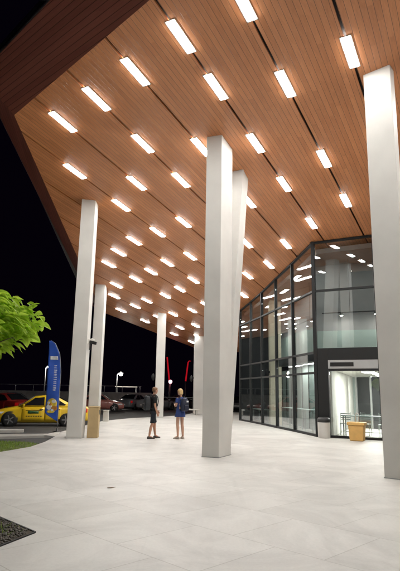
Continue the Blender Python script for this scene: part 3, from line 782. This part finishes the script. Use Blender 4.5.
# column of small white letters running up the middle (too small to read in the photo)
z = 1.62
while z < 2.62:
    hh = random.choice([.05, .06, .07]); f0 = .50
    for q in range(random.choice([2, 3, 3])):
        cloth(z + q * hh / 3, z + q * hh / 3 + hh / 5, f0, f0 + random.choice([.2, .24]), 2, 2, off=.003).build('letter_stroke', M['bwhite'], cl_)
    z += hh + .028
def disc(zc_, xc_, rz_, rx_, off):
    rings = []
    for i in range(13):
        an = -math.pi / 2 * .97 + math.pi * .97 * i / 12
        z = zc_ + rz_ * math.sin(an); w = rx_ * math.cos(an)
        xs = [xc_ - w + 2 * w * j / 6 for j in range(7)]
        rings.append([(x, ripple(x, z) - .004 - off, z) for x in xs] + [(x, ripple(x, z) + .004 + off, z) for x in xs[::-1]])
    return MB().loft(rings)
for i, (z_, x_, rz_, rx_, mm) in enumerate([(1.10, -.27, .22, .20, 'byellow'), (.98, -.37, .11, .11, 'bwhite'), (.93, -.17, .10, .12, 'borange'), (1.20, -.20, .07, .09, 'bwhite'),
                                         (.80, -.30, .06, .15, 'byellow'), (1.08, -.33, .05, .06, 'borange'), (.86, -.25, .05, .05, 'bwhite'), (1.14, -.40, .05, .05, 'bwhite')]):
    disc(z_, x_, rz_, rx_, .003 + .0012 * (i + 1)).build('emblem', M[mm], cl_)

# ------------------------------------------------------------------ tree at the left
tree = empty('broadleaf_tree', (-3.05, 6.25, 0.0), 0, 'small tree with bright green leaves reaching in from the left edge', 'tree')
tk = MB()
tk.tube([(0, 0, 0), (.02, .01, .6), (-.03, .02, 1.2), (.0, .0, 1.8), (.03, .01, 2.3)], [.06, .05, .045, .04, .025], 10)
for q in range(16):
    a = q * 2.4; r1 = random.uniform(.6, 1.05); zz = random.uniform(1.75, 2.2)
    tk.tube([(0, 0, zz - .1), (.45 * r1 * math.cos(a), .45 * r1 * math.sin(a), zz + .18), (r1 * math.cos(a), r1 * math.sin(a), zz + random.uniform(.1, .35))], [.02, .012, .004], 6)
tk.build('trunk', M['bark'], tree)
cr = MB()
def leaf(mb, p, d, L_, w, droop):
    d = d.normalized(); side = d.cross(Vector((0, 0, 1)))
    if side.length < .1: side = Vector((1, 0, 0))
    side.normalize(); upv = side.cross(d).normalized()
    roll = random.uniform(-.7, .7); side2 = side * math.cos(roll) + upv * math.sin(roll); upv = side2.cross(d).normalized()
    prof = [(0, .05), (.22, .75), (.45, 1.0), (.7, .75), (.88, .35), (1.0, .0)]
    cen, lf_, rt_ = [], [], []
    for s, ww in prof:
        c = p + d * (L_ * s) - Vector((0, 0, 1)) * (droop * L_ * s * s)
        cen.append(c); wv = side2 * (w * ww); up2 = upv * (w * ww * .35)
        lf_.append(c + wv + up2); rt_.append(c - wv + up2)
    bm = mb.bm
    C = [bm.verts.new(c) for c in cen]; Lv = [bm.verts.new(c) for c in lf_[:-1]]; Rv = [bm.verts.new(c) for c in rt_[:-1]]
    for i in range(len(prof) - 2):
        for s in (Lv, Rv):
            f = bm.faces.new((C[i], C[i + 1], s[i + 1], s[i])); f.smooth = True
    for s in (Lv, Rv):
        bm.faces.new((C[-2], C[-1], s[-1]))
for _ in range(2700):
    a = random.uniform(0, 2 * math.pi); zf = random.uniform(-1, 1)
    rr = random.uniform(.45, 1.0) ** .6
    rad = math.sqrt(max(0.02, 1 - zf * zf)) * (1.0 + .14 * math.sin(3 * a + 1) + .1 * math.sin(7 * a))
    p = Vector((0.86 * rad * rr * math.cos(a), 0.86 * rad * rr * math.sin(a), 2.40 + .44 * zf * rr + .05 * math.sin(5 * a)))
    d = Vector((math.cos(a), math.sin(a), random.uniform(-.35, .25) + .25 * zf)) + Vector((random.gauss(0, .75), random.gauss(0, .75), random.gauss(0, .3)))
    leaf(cr, p, d, random.uniform(.09, .165), random.uniform(.036, .072), random.uniform(.05, .5))
# a few longer sprays breaking the outline
for a, zf in [(-.15, .05), (.25, .3), (-.6, -.2), (.1, -.5), (-.35, .5), (-1.0, .2), (.6, 0)]:
    for q in range(7):
        p = Vector((0.84 * math.cos(a), 0.84 * math.sin(a), 2.40 + .4 * zf)) + Vector((random.uniform(-.12, .06), random.uniform(-.1, .1), random.uniform(-.06, .06)))
        leaf(cr, p, Vector((math.cos(a), math.sin(a), random.uniform(-.4, .1))) + Vector((random.gauss(0, .25), random.gauss(0, .25), 0)), random.uniform(.15, .22), .032, .4)
cr.build('crown', M['leaf'], tree, normals=False)

# ------------------------------------------------------------------ cars
ST = [(2.15, .52, .60, .30), (2.09, .64, .73, .24), (1.9, .735, .81, .20), (1.5, .83, .845, .18), (.95, .925, .85, .18), (.3, .95, .855, .18), (-.9, .97, .855, .18),
      (-1.5, .985, .845, .18), (-2.0, .97, .815, .22), (-2.3, .91, .77, .26), (-2.4, .70, .66, .32)]
SECT = [(0.0, 0, 0), (.85, 0, 0), (.97, .12, 0), (1.0, .45, 0), (.985, .78, 0), (.93, .95, 0), (.6, 1.0, .015), (0, 1.0, .025)]
def sval(x):
    for (x0, *a), (x1, *b_) in zip(ST, ST[1:]):
        if x1 <= x <= x0:
            t = (x - x0) / (x1 - x0); return [p + (q - p) * t for p, q in zip(a, b_)]
    return list(ST[0][1:]) if x > 0 else list(ST[-1][1:])
def side_y(x, z):
    zt, w, zb = sval(x); f = (z - zb) / (zt - zb)
    for (w0, f0, _), (w1, f1, _) in zip(SECT[1:], SECT[2:]):
        if f <= f1: return w * (w0 + (w1 - w0) * (f - f0) / max(1e-4, f1 - f0))
    return w * .6
def gy(z): return .80 - .2 * (z - .95) / .48
def patch(x0, x1, z0, z1, sgn, off, nx=6, nz=5, slope0=0, slope1=0):
    rings = []
    for i in range(nx + 1):
        f = i / nx; ring_o, ring_i = [], []
        for j in range(nz + 1):
            z = z0 + (z1 - z0) * j / nz; x = (x0 + slope0 * j / nz) * (1 - f) + (x1 + slope1 * j / nz) * f
            y = side_y(x, z); ring_o.append((x, sgn * (y + off), z)); ring_i.append((x, sgn * (y - .02), z))
        rings.append(ring_o + ring_i[::-1])
    return MB().loft(rings)
def make_car(name, label, paint, loc, yaw, sc=1.0, taxi=False, tail='taillens', group='cars parked beyond the paving'):
    t = empty(name, loc, yaw, label, 'car', None if taxi else group)
    t.scale = (sc,) * 3 if not isinstance(sc, tuple) else sc
    rings = []
    for x, zt, w, zb in ST:
        half = [(w * a, zb + (zt - zb) * f + c) for a, f, c in SECT]
        rings.append([(x, y, z) for y, z in half] + [(x, -y, z) for y, z in half[::-1][1:-1]])
    MB().loft(rings).build('body', paint, t)
    gh = []
    for x, zb, zr in [(.98, .91, .925), (.25, .93, 1.395), (-.2, .93, 1.455), (-.75, .94, 1.425), (-1.66, .95, .985)]:
        wt = gy(zr); half = [(.805, zb), (wt, max(zb + .005, zr - .035)), (wt * .82, zr), (0, zr + .02)]
        gh.append([(x, y, z) for y, z in half] + [(x, -y, z) for y, z in half[::-1][1:]])
    cabin = MB().loft(gh).build('cabin', paint, t)
    for s in (1, -1):
        for pl in ([(.70, .985), (.24, 1.33), (-.2, 1.375), (-.2, .985)], [(-.28, .985), (-.28, 1.375), (-.70, 1.345), (-1.22, 1.03), (-1.16, .985)]):
            MB().hexa([(x, s * (gy(z) - .015), z) for x, z in pl], [(x, s * (gy(z) + .007), z) for x, z in pl]).build('side_window', M['carglass'], cabin)
    for nm, xa, za, xb, zb_ in (('windscreen', .98, .925, .25, 1.395), ('rear_window', -1.66, .985, -.75, 1.425)):
        q = []
        for f, ww in ((.07, .93), (.93, .86)):
            x = xa + (xb - xa) * f; z = za + (zb_ - za) * f + .028
            q += [(x, gy(z) * ww, z), (x, -gy(z) * ww, z)] if f < .5 else [(x, -gy(z) * ww, z), (x, gy(z) * ww, z)]
        dirx = .012 if xa > 0 else -.012
        MB().hexa([(x - 3 * dirx, y, z - .035) for x, y, z in q], [(x + dirx, y, z + .004) for x, y, z in q]).build(nm, M['carglass'], cabin)
    for s in (1, -1):
        for x0, x1, sl in ((.80, -.23, 0), (-.245, -1.02, 0)):
            d = patch(x0, x1, .27, .90, s, .006).build('door', paint, t)
            MB().box((x1 + .14, s * (side_y(x1 + .14, .80) + .02), .80), (.17, .03, .03)).build('handle', paint if not taxi else M['plastic'], d, bevel=.008)
            if taxi:
                if x0 > 0:
                    patch(.52, .02, .60, .72, s, .010, 4, 2).build('emblem', M['green'], d)
                    patch(.62, -.12, .735, .765, s, .010, 4, 2).build('stripe_mark', M['decalblk'], d)
                    for q in range(7):
                        patch(.60 - q * .11, .53 - q * .11, .46, .50, s, .010, 2, 2).build('letter_stroke', M['decalblk'], d)
                else:
                    for q in range(4):
                        patch(-.36 - q * .1, -.42 - q * .1, .62, .70, s, .010, 2, 2).build('letter_stroke', M['decalblk'], d)
        MB().box((.72, s * .93, .97), (.10, .17, .12)).build('mirror', paint, t, bevel=.03)
        patch(2.02, 1.72, .56, .68, s, .012, 4, 3, -.06, -.14).build('headlight', M['lens'], t)
        patch(-2.0, -2.27, .66, .86, s, .012, 4, 3).build('tail_light', M[tail], t)
        for x in (1.32, -1.28):
            ax = Matrix.Rotation(R(90), 3, 'X')
            yo = side_y(x, .32) + .012
            MB().lathe([(.001, -.02), (.375, -.02), (.375, .02), (.001, .02)], (x, s * (yo - .02), .33), 24, ax).build('wheel_arch', M['plastic'], t)
            w_ = MB().lathe([(.20, -.10), (.295, -.10), (.312, -.07), (.312, .07), (.295, .10), (.20, .10)], (x, s * (yo - .055), .312), 26, ax).build('wheel', M['rubber'], t)
            rm = MB().lathe([(.205, -.06), (.205, .06), (.001, .06), (.001, -.06)], (x, s * (yo - .035), .312), 24, ax)
            for q in range(5):
                an = q * 2 * math.pi / 5
                rm.box((x + .115 * math.cos(an), s * (yo + .03), .312 + .115 * math.sin(an)), (.19, .04, .055), m=Matrix.Rotation(-an, 3, 'Y'))
            rm.build('rim', M['rim'], w_)
    MB().box((2.125, 0, .36), (.06, .95, .10)).build('grille', M['plastic'], t, bevel=.02)
    MB().box((-2.40, 0, .52), (.03, .52, .12)).build('number_plate', M['white'], t)
    MB().box((0, 0, .20), (3.9, 1.3, .08)).build('underbody', M['plastic'], t)
    return t
# yellow taxi: front wheel (-8.9,25.1), rear wheel (-6.55,25.7)
tx = Vector((-8.86, 25.1)); ty = Vector((-6.37, 25.78)); dvec = (tx - ty).normalized()
yaw = math.atan2(dvec.y, dvec.x)
nside = Vector((-dvec.y, dvec.x))
mid = (tx + ty) / 2 - nside * 0.80 * (1 if nside.y < 0 else -1)
tax = make_car('taxi', 'yellow taxi with dark windows parked side on behind the blue banner', M['yellow'], (mid.x, mid.y, -.124), yaw, 1.0, True)
make_car('parked_car', 'red car half hidden behind the front of the yellow taxi', M['red'], (-13.4, 36.5, -.124), R(150), group='cars parked beyond the paving')
make_car('parked_car', 'faded red car behind the pale bollard', M['pinkred'], (-8.6, 46.0, -.124), R(8))
make_car('parked_car', 'dark grey car seen right of the faded red car', M['grey'], (-6.2, 51.5, -.124), R(70))
make_car('parked_car', 'silver grey car behind the man with a backpack', M['silver'], (-3.9, 50.5, -.124), R(60))
make_car('parked_car', 'dark car under the red tubes, left of the woman', M['black'], (-1.7, 55, -.124), R(10))
make_car('parked_car', 'grey car with red tail light seen beside the end of the glass building', M['black'], (4.2, 53.0, -.124), R(78), tail='taillit')
make_car('parked_car', 'silver car far behind the red car on the left', M['grey'], (-17.2, 50.0, -.124), R(20))

# ------------------------------------------------------------------ street lamps, red tubes, far wall
def street_lamp(x, y, h, label, power, r=.2, arm=.5):
    t = empty('street_lamp', (x, y, -.124), 0, label, 'street lamp', 'street lamps in the dark car park')
    MB().tube([(0, 0, 0), (0, 0, h * .6), (0, 0, h), (arm * .4, 0, h + .18), (arm, 0, h + .2)], [.07, .06, .045, .04, .035], 8).build('pole', M['pole'], t)
    MB().box((arm + .12, 0, h + .23), (.6, .26, .09)).build('lamp_head', M['pole'], t, bevel=.02)
    MB().ell((arm + .12, 0, h + .10), (r, r, r * .95), 14, 8).build('globe', M['streetlit'], t)
    ld = bpy.data.lights.new('lamp_glow', 'POINT'); ld.energy = power; ld.color = (1, .92, .8); ld.shadow_soft_size = .25
    lo = bpy.data.objects.new('bulb', ld); COL.objects.link(lo); lo.parent = t; lo.location = (arm + .12, 0, h - .22)
street_lamp(-17.6, 60, 4.2, 'lit street lamp behind the blue banner', 500, .22, .3)
street_lamp(-9.35, 60, 3.55, 'lit street lamp above the faded red car', 420, .22, .3)
def red_tube(x, y, z0, z1, lean, hook, label):
    t = empty('light_pole', (x, y, -.124), 0, label, 'light pole', 'red lit tubes in the dark')
    MB().tube([(0, 0, 0), (0, 0, z0)], [.06, .05], 8).build('pole', M['plastic'], t)
    pts = [(0, 0, z0), (lean * .5, 0, (z0 + z1) / 2), (lean, 0, z1)]
    if hook: pts += [(lean + .12, 0, z1 + .16), (lean + .28, 0, z1 + .14)]
    MB().tube(pts, [.075, .07, .065] + ([.05, .035] if hook else []), 10).build('tube', M['redneon'], t)
    return t
red_tube(-2.87, 52, 2.7, 5.15, -.30, False, 'straight glowing red tube leaning left, between the far columns')
red_tube(-1.26, 52, 2.8, 4.65, .20, True, 'glowing red tube with a hooked top beside the farthest column')
t = empty('globe_lamp', (-2.75, 51.5, -.124), 0, 'pink white globe lamp glowing at the foot of the left red tube', 'lamp')
MB().tube([(0, 0, 0), (0, 0, 2.6)], .04, 8).build('pole', M['plastic'], t)
MB().ell((0, 0, 2.72), (.17, .17, .17), 14, 10).build('globe', M['pinklit'], t)

w = empty('boundary_wall', (-16, 44, -.124), 0, 'long grey boundary wall with a thin rail behind the taxi', 'wall')
MB().box((-6, 12, .80), (34, .25, 1.6)).build('wall', M['wallfar'], w)
rl = MB()
for q in range(18): rl.tube([(-22.5 + q * 1.9, 12, 1.6), (-22.5 + q * 1.9, 12, 2.25)], .025, 6)
rl.tube([(-22.6, 12, 2.25), (10, 12, 2.25)], .03, 6)
rl.build('railing', M['pole'], w)
w = empty('guard_rail', (-1.2, 47.5, -.124), R(3), 'thin pale guard rail behind the woman', 'railing')
MB().tube([(-2.2, 0, 1.25), (2.6, 0, 1.25)], .035, 8).build('rail', M['pole'], w)
for q in range(4): MB().tube([(-2.1 + q * 1.5, 0, 0), (-2.1 + q * 1.5, 0, 1.24)], .03, 8).build('post', M['pole'], w)
bx = empty('bus_shelter', (-8.6, 63, -.124), R(3), 'small pale roofed shelter below the right street lamp', 'shelter')
MB().box((0, 0, 2.25), (2.6, 1.4, .10)).build('roof', M['kerb'], bx)
for sx in (-1, 1):
    for sy in (-.5, .5): MB().box((sx * 1.15, sy, 1.1), (.08, .08, 2.2)).build('post', M['pole'], bx)

# ------------------------------------------------------------------ people
def skin_mesh(verts, edges, radii, root=0, sub=2):
    me = bpy.data.meshes.new('tmp'); me.from_pydata(verts, edges, [])
    o = bpy.data.objects.new('tmp', me); COL.objects.link(o)
    o.modifiers.new('skin', 'SKIN')
    if not me.skin_vertices: me.attributes  # layer is made by the modifier
    for i, r in enumerate(radii):
        me.skin_vertices[0].data[i].radius = (r, r) if not isinstance(r, tuple) else r
        me.skin_vertices[0].data[i].use_root = (i == root)
    s = o.modifiers.new('sub', 'SUBSURF'); s.levels = sub; s.render_levels = sub
    bpy.context.view_layer.update()
    dg = bpy.context.evaluated_depsgraph_get()
    out = bpy.data.meshes.new_from_object(o.evaluated_get(dg))
    bpy.data.objects.remove(o); bpy.data.meshes.remove(me)
    return out
def rings_z(mb, rows, n=16):
    def wob(k, z):
        th = 2 * math.pi * k / n
        return 1 + .03 * math.sin(3 * th + 17 * z) + .022 * math.sin(7 * th - 29 * z)
    rows2 = []
    for a, b_ in zip(rows, rows[1:]):
        for q in range(3): rows2.append(tuple(p + (r - p) * q / 3 for p, r in zip(a, b_)))
    rows = rows2 + [rows[-1]]
    return mb.loft([[(cx + rx * wob(k, z) * math.cos(2 * math.pi * k / n), cy + ry * wob(k, z) * math.sin(2 * math.pi * k / n), z) for k in range(n)] for z, rx, ry, cx, cy in rows])
def person(loc, rz, sc, label, J, skin, hair, outfit):
    t = empty('person', loc, rz, label, 'person'); t.scale = (sc,) * 3
    V = lambda k: J[k]
    names = ['pelvis', 'belly', 'chest', 'neck0', 'neck1', 'head',
             'hipL', 'kneeL', 'ankL', 'toeL', 'hipR', 'kneeR', 'ankR', 'toeR',
             'shL', 'elL', 'wrL', 'haL', 'shR', 'elR', 'wrR', 'haR']
    rad = [.125, .115, .125, .06, .052, .05, .085, .056, .038, .03, .085, .056, .038, .03, .055, .041, .028, (.034, .02), .055, .041, .028, (.034, .02)]
    idx = {n: i for i, n in enumerate(names)}
    E_ = [('pelvis', 'belly'), ('belly', 'chest'), ('chest', 'neck0'), ('neck0', 'neck1'), ('neck1', 'head'),
          ('pelvis', 'hipL'), ('hipL', 'kneeL'), ('kneeL', 'ankL'), ('ankL', 'toeL'), ('pelvis', 'hipR'), ('hipR', 'kneeR'), ('kneeR', 'ankR'), ('ankR', 'toeR'),
          ('chest', 'shL'), ('shL', 'elL'), ('elL', 'wrL'), ('wrL', 'haL'), ('chest', 'shR'), ('shR', 'elR'), ('elR', 'wrR'), ('wrR', 'haR')]
    verts = [V(k) for k in names]; edges = [(idx[a], idx[b_]) for a, b_ in E_]
    # extra points for calves
    for s in 'LR':
        k, a = Vector(V('knee' + s)), Vector(V('ank' + s)); i = len(verts)
        c = k.lerp(a, .3) + Vector((0, -.018, 0)); verts.append(tuple(c)); rad.append(.058)
        edges.remove((idx['knee' + s], idx['ank' + s])); edges += [(idx['knee' + s], i), (i, idx['ank' + s])]
    me = skin_mesh(verts, edges, rad)
    body = MB().add_mesh(me)
    # head with jaw, nose, ears
    h = Vector(V('head')); hd = J['look']; rotm = Matrix.Rotation(hd[0], 3, 'Z') @ Matrix.Rotation(hd[1], 3, 'X')
    def hp(x, y, z): return h + rotm @ Vector((x, y, z))
    rows = [(-.105, .030, .036, .030), (-.09, .050, .055, .022), (-.055, .064, .078, .012), (-.01, .072, .092, .004), (.035, .076, .098, 0), (.075, .072, .092, -.004), (.105, .05, .066, -.008), (.12, .012, .016, -.01)]
    body.loft([[hp(rx * math.cos(2 * math.pi * k / 16), cy + ry * math.sin(2 * math.pi * k / 16), z) for k in range(16)] for z, rx, ry, cy in rows])
    body.hexa([hp(-.016, .088, -.028), hp(.016, .088, -.028), hp(.009, .085, .02), hp(-.009, .085, .02)], [hp(-.010, .116, -.026), hp(.010, .116, -.026), hp(.005, .098, .018), hp(-.005, .098, .018)])
    for s in (-1, 1): body.ell(hp(s * .077, -.004, -.005), (.010, .02, .032), 8, 6, rotm)
    # hands: palm lies at ha, five bent fingers
    for s, sg in (('L', -1), ('R', 1)):
        wv = (Vector(V('ha' + s)) - Vector(V('wr' + s))).normalized()
        inward = J['palm' + s]; inward = (Vector(inward) - wv * Vector(inward).dot(wv)).normalized(); side = wv.cross(inward).normalized()
        hb = Vector(V('ha' + s))
        cv = J.get('curl', .5)
        for q, L_ in enumerate((.062, .074, .078, .070)):
            b0 = hb + side * (-.027 + .018 * q) + wv * .012
            p1 = b0 + wv * L_ * .42 + inward * L_ * .10 * cv; p2 = p1 + wv * L_ * .30 + inward * L_ * .28 * cv; p3_ = p2 + wv * L_ * .14 + inward * L_ * .28 * cv
            body.tube([b0 - wv * .02, p1, p2, p3_], [.0092, .0085, .0078, .005], 7)
        th = hb + side * (-.030 if J.get('thumb' + s, 1) > 0 else .030) - wv * .03
        tdir = side * (-1 if J.get('thumb' + s, 1) > 0 else 1)
        body.tube([th, th + tdir * .022 + wv * .026 + inward * .012, th + tdir * .028 + wv * .052 + inward * .022], [.011, .0095, .006], 7)
    bo = body.build('body', skin, t)
    for f in bo.data.polygons: f.use_smooth = True
    # eyes and mouth
    ey = MB()
    for s in (-1, 1): ey.ell(hp(s * .03, .088, .012), (.011, .006, .007), 8, 6, rotm)
    ey.build('eyes', M['shoe'], bo)
    MB().ell(hp(0, .091, -.058), (.022, .006, .006), 10, 6, rotm).build('mouth', M['drytan'], bo)
    # hair
    hm = MB()
    if hair[1] == 'short':
        rows = [(-.03, .074, .066, -.036), (.01, .081, .083, -.022), (.05, .083, .096, -.012), (.09, .079, .099, -.008), (.118, .055, .072, -.01), (.132, .012, .016, -.01)]
    else:
        rows = [(-.095, .030, .022, -.066), (-.08, .062, .042, -.060), (-.045, .082, .060, -.050), (-.01, .088, .076, -.040), (.03, .090, .096, -.022), (.07, .088, .106, -.012), (.105, .072, .090, -.012), (.13, .042, .055, -.014), (.142, .010, .014, -.014)]
    rr_ = []
    for z, rx, ry, cy in rows:
        rr_.append([hp((rx * math.cos(2 * math.pi * k / 22)) * (1 + random.uniform(-.075, .075)), cy + ry * math.sin(2 * math.pi * k / 22) * (1 + random.uniform(-.075, .075)), z) for k in range(22)])
    hm.loft(rr_); hm.build('hair', hair[0], t)
    outfit(t, J)
    return t
def limb(mb, J, a, b_, f0, f1, r0, r1, n=12):
    p, q = Vector(J[a]), Vector(J[b_])
    pts = [p.lerp(q, f0 + (f1 - f0) * i / 4) for i in range(5)]
    return mb.tube(pts, [r0 + (r1 - r0) * i / 4 for i in range(5)], n)
def shoes(t, J, m):
    for s in 'LR':
        a, b_ = Vector(J['ank' + s]), Vector(J['toe' + s]); d = b_ - a; d.z = 0; d.normalize(); sd = Vector((-d.y, d.x, 0))
        c = Vector((a.x, a.y, 0)); rings = []
        for f, w, h in [(-.075, .022, .05), (-.06, .036, .085), (-.02, .04, .095), (.04, .042, .085), (.10, .048, .06), (.16, .046, .05), (.195, .026, .035)]:
            o = c + d * f
            rings.append([tuple(o + sd * w * x + Vector((0, 0, z * h))) for x, z in [(-1, .0), (-1.03, .35), (-.7, .85), (0, 1), (.7, .85), (1.03, .35), (1, 0)]])
        MB().loft(rings).build('shoe', m, t)

JM = dict(pelvis=(0, -.01, .96), belly=(0, 0, 1.10), chest=(0, -.02, 1.33), neck0=(0, -.015, 1.46), neck1=(0, .005, 1.53), head=(0, .03, 1.635),
          hipL=(-.095, 0, .90), kneeL=(-.12, .09, .50), ankL=(-.125, .13, .085), toeL=(-.15, .26, .035),
          hipR=(.095, -.02, .90), kneeR=(.12, -.07, .49), ankR=(.135, -.17, .085), toeR=(.16, -.04, .035),
          shL=(-.175, -.02, 1.41), elL=(-.235, .0, 1.14), wrL=(-.20, .16, .96), haL=(-.185, .22, .90),
          shR=(.175, -.02, 1.41), elR=(.225, -.03, 1.13), wrR=(.215, .06, .89), haR=(.21, .09, .82),
          look=(R(10), R(0)), palmL=(1, 0, 0), palmR=(-1, 0, 0), thumbL=1, thumbR=-1)
def man_outfit(t, J):
    sh = MB()
    rings_z(sh, [(.90, .175, .125, 0, 0), (.98, .172, .122, 0, 0), (1.10, .165, .118, 0, 0), (1.22, .175, .122, 0, -.005), (1.33, .19, .128, 0, -.015), (1.41, .185, .11, 0, -.02), (1.455, .13, .085, 0, -.02), (1.485, .07, .068, 0, -.012)], 20)
    for s in 'LR': limb(sh, J, 'sh' + s, 'el' + s, -.08, .72, .078, .064)
    sh.build('t_shirt', M['tshirt'], t)
    so = MB()
    rings_z(so, [(.83, .150, .10, 0, -.01), (.88, .172, .122, 0, -.01), (.95, .17, .12, 0, -.005), (1.0, .165, .117, 0, 0)], 20)
    for s in 'LR': limb(so, J, 'hip' + s, 'knee' + s, -.05, .92, .095, .084)
    so.build('shorts', M['shorts'], t)
    shoes(t, J, M['shoe'])
person((-1.56, 18.68, 0), R(-68), 1.0, 'man in black t-shirt and dark shorts carrying a charcoal backpack, facing right', JM, M['skin'], (M['hairm'], 'short'), man_outfit)
JW = dict(pelvis=(0, -.01, .96), belly=(0, .0, 1.10), chest=(0, -.02, 1.32), neck0=(0, -.015, 1.44), neck1=(0, .005, 1.51), head=(0, .03, 1.615),
          hipL=(-.085, 0, .90), kneeL=(-.10, .02, .50), ankL=(-.10, -.02, .085), toeL=(-.13, .11, .035),
          hipR=(.085, 0, .90), kneeR=(.10, .0, .50), ankR=(.105, -.05, .085), toeR=(.15, .075, .035),
          shL=(-.155, -.02, 1.39), elL=(-.20, .01, 1.13), wrL=(-.10, .20, 1.16), haL=(-.065, .26, 1.18),
          shR=(.155, -.02, 1.39), elR=(.20, .0, 1.13), wrR=(.09, .20, 1.14), haR=(.05, .255, 1.165),
          look=(R(5), R(-8)), palmL=(1, 0, .2), palmR=(-1, 0, .2), thumbL=-1, thumbR=1)
def woman_outfit(t, J):
    sh = MB()
    rings_z(sh, [(.76, .215, .155, 0, -.005), (.84, .205, .15, 0, -.005), (.95, .18, .13, 0, 0), (1.08, .148, .108, 0, 0), (1.20, .158, .115, 0, -.005), (1.31, .172, .125, 0, -.01), (1.39, .165, .10, 0, -.02), (1.43, .115, .08, 0, -.02), (1.455, .062, .062, 0, -.01)], 20)
    for s in 'LR': limb(sh, J, 'sh' + s, 'el' + s, -.08, .55, .072, .062)
    sh.build('dress', M['dress'], t)
    shoes(t, J, M['shoe2'])
person((-.62, 18.70, 0), R(42), .985, 'blond woman in a short blue dress with a navy backpack, hands raised in front', JW, M['skin2'], (M['hairw'], 'bob'), woman_outfit)
def backpack(loc, rz, m, label, s=1.0, mark=None):
    """local +y points to the wearer's back"""
    t = empty('backpack', loc, rz, label, 'backpack'); t.scale = (s,) * 3
    rows = []
    for z, w, d in [(0, .12, .07), (.03, .15, .10), (.18, .165, .115), (.34, .155, .10), (.44, .13, .075), (.48, .09, .045)]:
        r = []
        for k in range(16):
            a = 2 * math.pi * k / 16; c, s_ = math.cos(a), math.sin(a)
            r.append((w * math.copysign(abs(c) ** .6, c), -.12 + d * math.copysign(abs(s_) ** .6, s_), z))
        rows.append(r)
    MB().loft(rows).build('bag', m, t)
    pk = MB().box((0, -.235, .14), (.22, .05, .20)).build('pocket', m, t, bevel=.02)
    MB().box((0, -.262, .225), (.18, .006, .012)).build('zip', M['pole'], pk)
    if mark: MB().box((.06, -.222, .36), (.10, .02, .06)).build('patch', M['bwhite'], t, bevel=.004)
    for sx in (-1, 1):
        MB().loft([[(sx * (.10 + q), y, z) for q, dz in ((-.025, 0), (.025, 0))] + [(sx * (.10 + q), y2, z2) for q, dz in ((.025, 0), (-.025, 0))]
                   for y, z, y2, z2 in [(-.02, .43, -.02, .415), (.05, .53, .05, .515), (.14, .53, .135, .515), (.22, .45, .205, .45), (.255, .30, .24, .30), (.22, .14, .205, .14), (.08, .05, .07, .06), (-.02, .05, -.02, .07)]]).build('strap', m, t)
    return t
ang = R(-68)
back = Vector((-math.sin(ang), math.cos(ang), 0)) * -.125
backpack((-1.56 + back.x, 18.68 + back.y, .955), ang, M['pack'], 'charcoal backpack on the back of the man in black', 1.05)
ang = R(42)
back = Vector((-math.sin(ang), math.cos(ang), 0)) * -.12
backpack((-.62 + back.x, 18.70 + back.y, .95), ang, M['pack2'], 'navy backpack with a pale patch on the back of the blond woman', .92, True)

# ------------------------------------------------------------------ camera, world, render settings
cd = bpy.data.cameras.new('camera'); co_ = bpy.data.objects.new('camera', cd); COL.objects.link(co_)
f_px, pitch, roll = 513.9297021969642, 0.20537550050997644, 0.017683539727542934
fw = Vector((0, math.cos(pitch), math.sin(pitch))); rt = Vector((1, 0, 0)); up_ = rt.cross(fw)
r2 = rt * math.cos(roll) + up_ * math.sin(roll); u2 = -rt * math.sin(roll) + up_ * math.cos(roll)
mtx = Matrix((r2, u2, -fw)).transposed().to_4x4(); mtx.translation = (0, 0, 1.6)
co_.matrix_world = mtx
cd.sensor_fit = 'HORIZONTAL'; cd.sensor_width = 36; cd.lens = f_px / 400 * 36
cd.clip_start = .05; cd.clip_end = 600
S.camera = co_

wd = bpy.data.worlds.new('World'); S.world = wd; wd.use_nodes = True
nt = wd.node_tree; bg = nt.nodes['Background']
sky = nt.nodes.new('ShaderNodeTexSky'); sky.sky_type = 'NISHITA'; sky.sun_disc = False; sky.sun_elevation = R(-9); sky.sun_rotation = R(200)
mx = nt.nodes.new('ShaderNodeMix'); mx.data_type = 'RGBA'; mx.blend_type = 'ADD'; mx.inputs['Factor'].default_value = 1
mx.inputs['B'].default_value = (.0024, .0012, .0048, 1)
sc_ = nt.nodes.new('ShaderNodeVectorMath'); sc_.operation = 'SCALE'; sc_.inputs['Scale'].default_value = .05
nt.links.new(sky.outputs[0], sc_.inputs[0]); nt.links.new(sc_.outputs[0], mx.inputs['A'])
nt.links.new(mx.outputs['Result'], bg.inputs['Color']); bg.inputs['Strength'].default_value = .35

S.view_settings.view_transform = 'Standard'; S.view_settings.look = 'None'
S.view_settings.exposure = 0.33; S.view_settings.gamma = 1.0; S.view_settings.use_curve_mapping = False
S.render.engine = 'CYCLES'
c_ = S.cycles
c_.use_denoising = True
try: c_.denoiser = 'OPENIMAGEDENOISE'
except Exception: pass
c_.max_bounces = 8; c_.diffuse_bounces = 5; c_.glossy_bounces = 4; c_.transparent_max_bounces = 24
c_.sample_clamp_indirect = 6.0; c_.sample_clamp_direct = 0
c_.caustics_reflective = False; c_.caustics_refractive = False
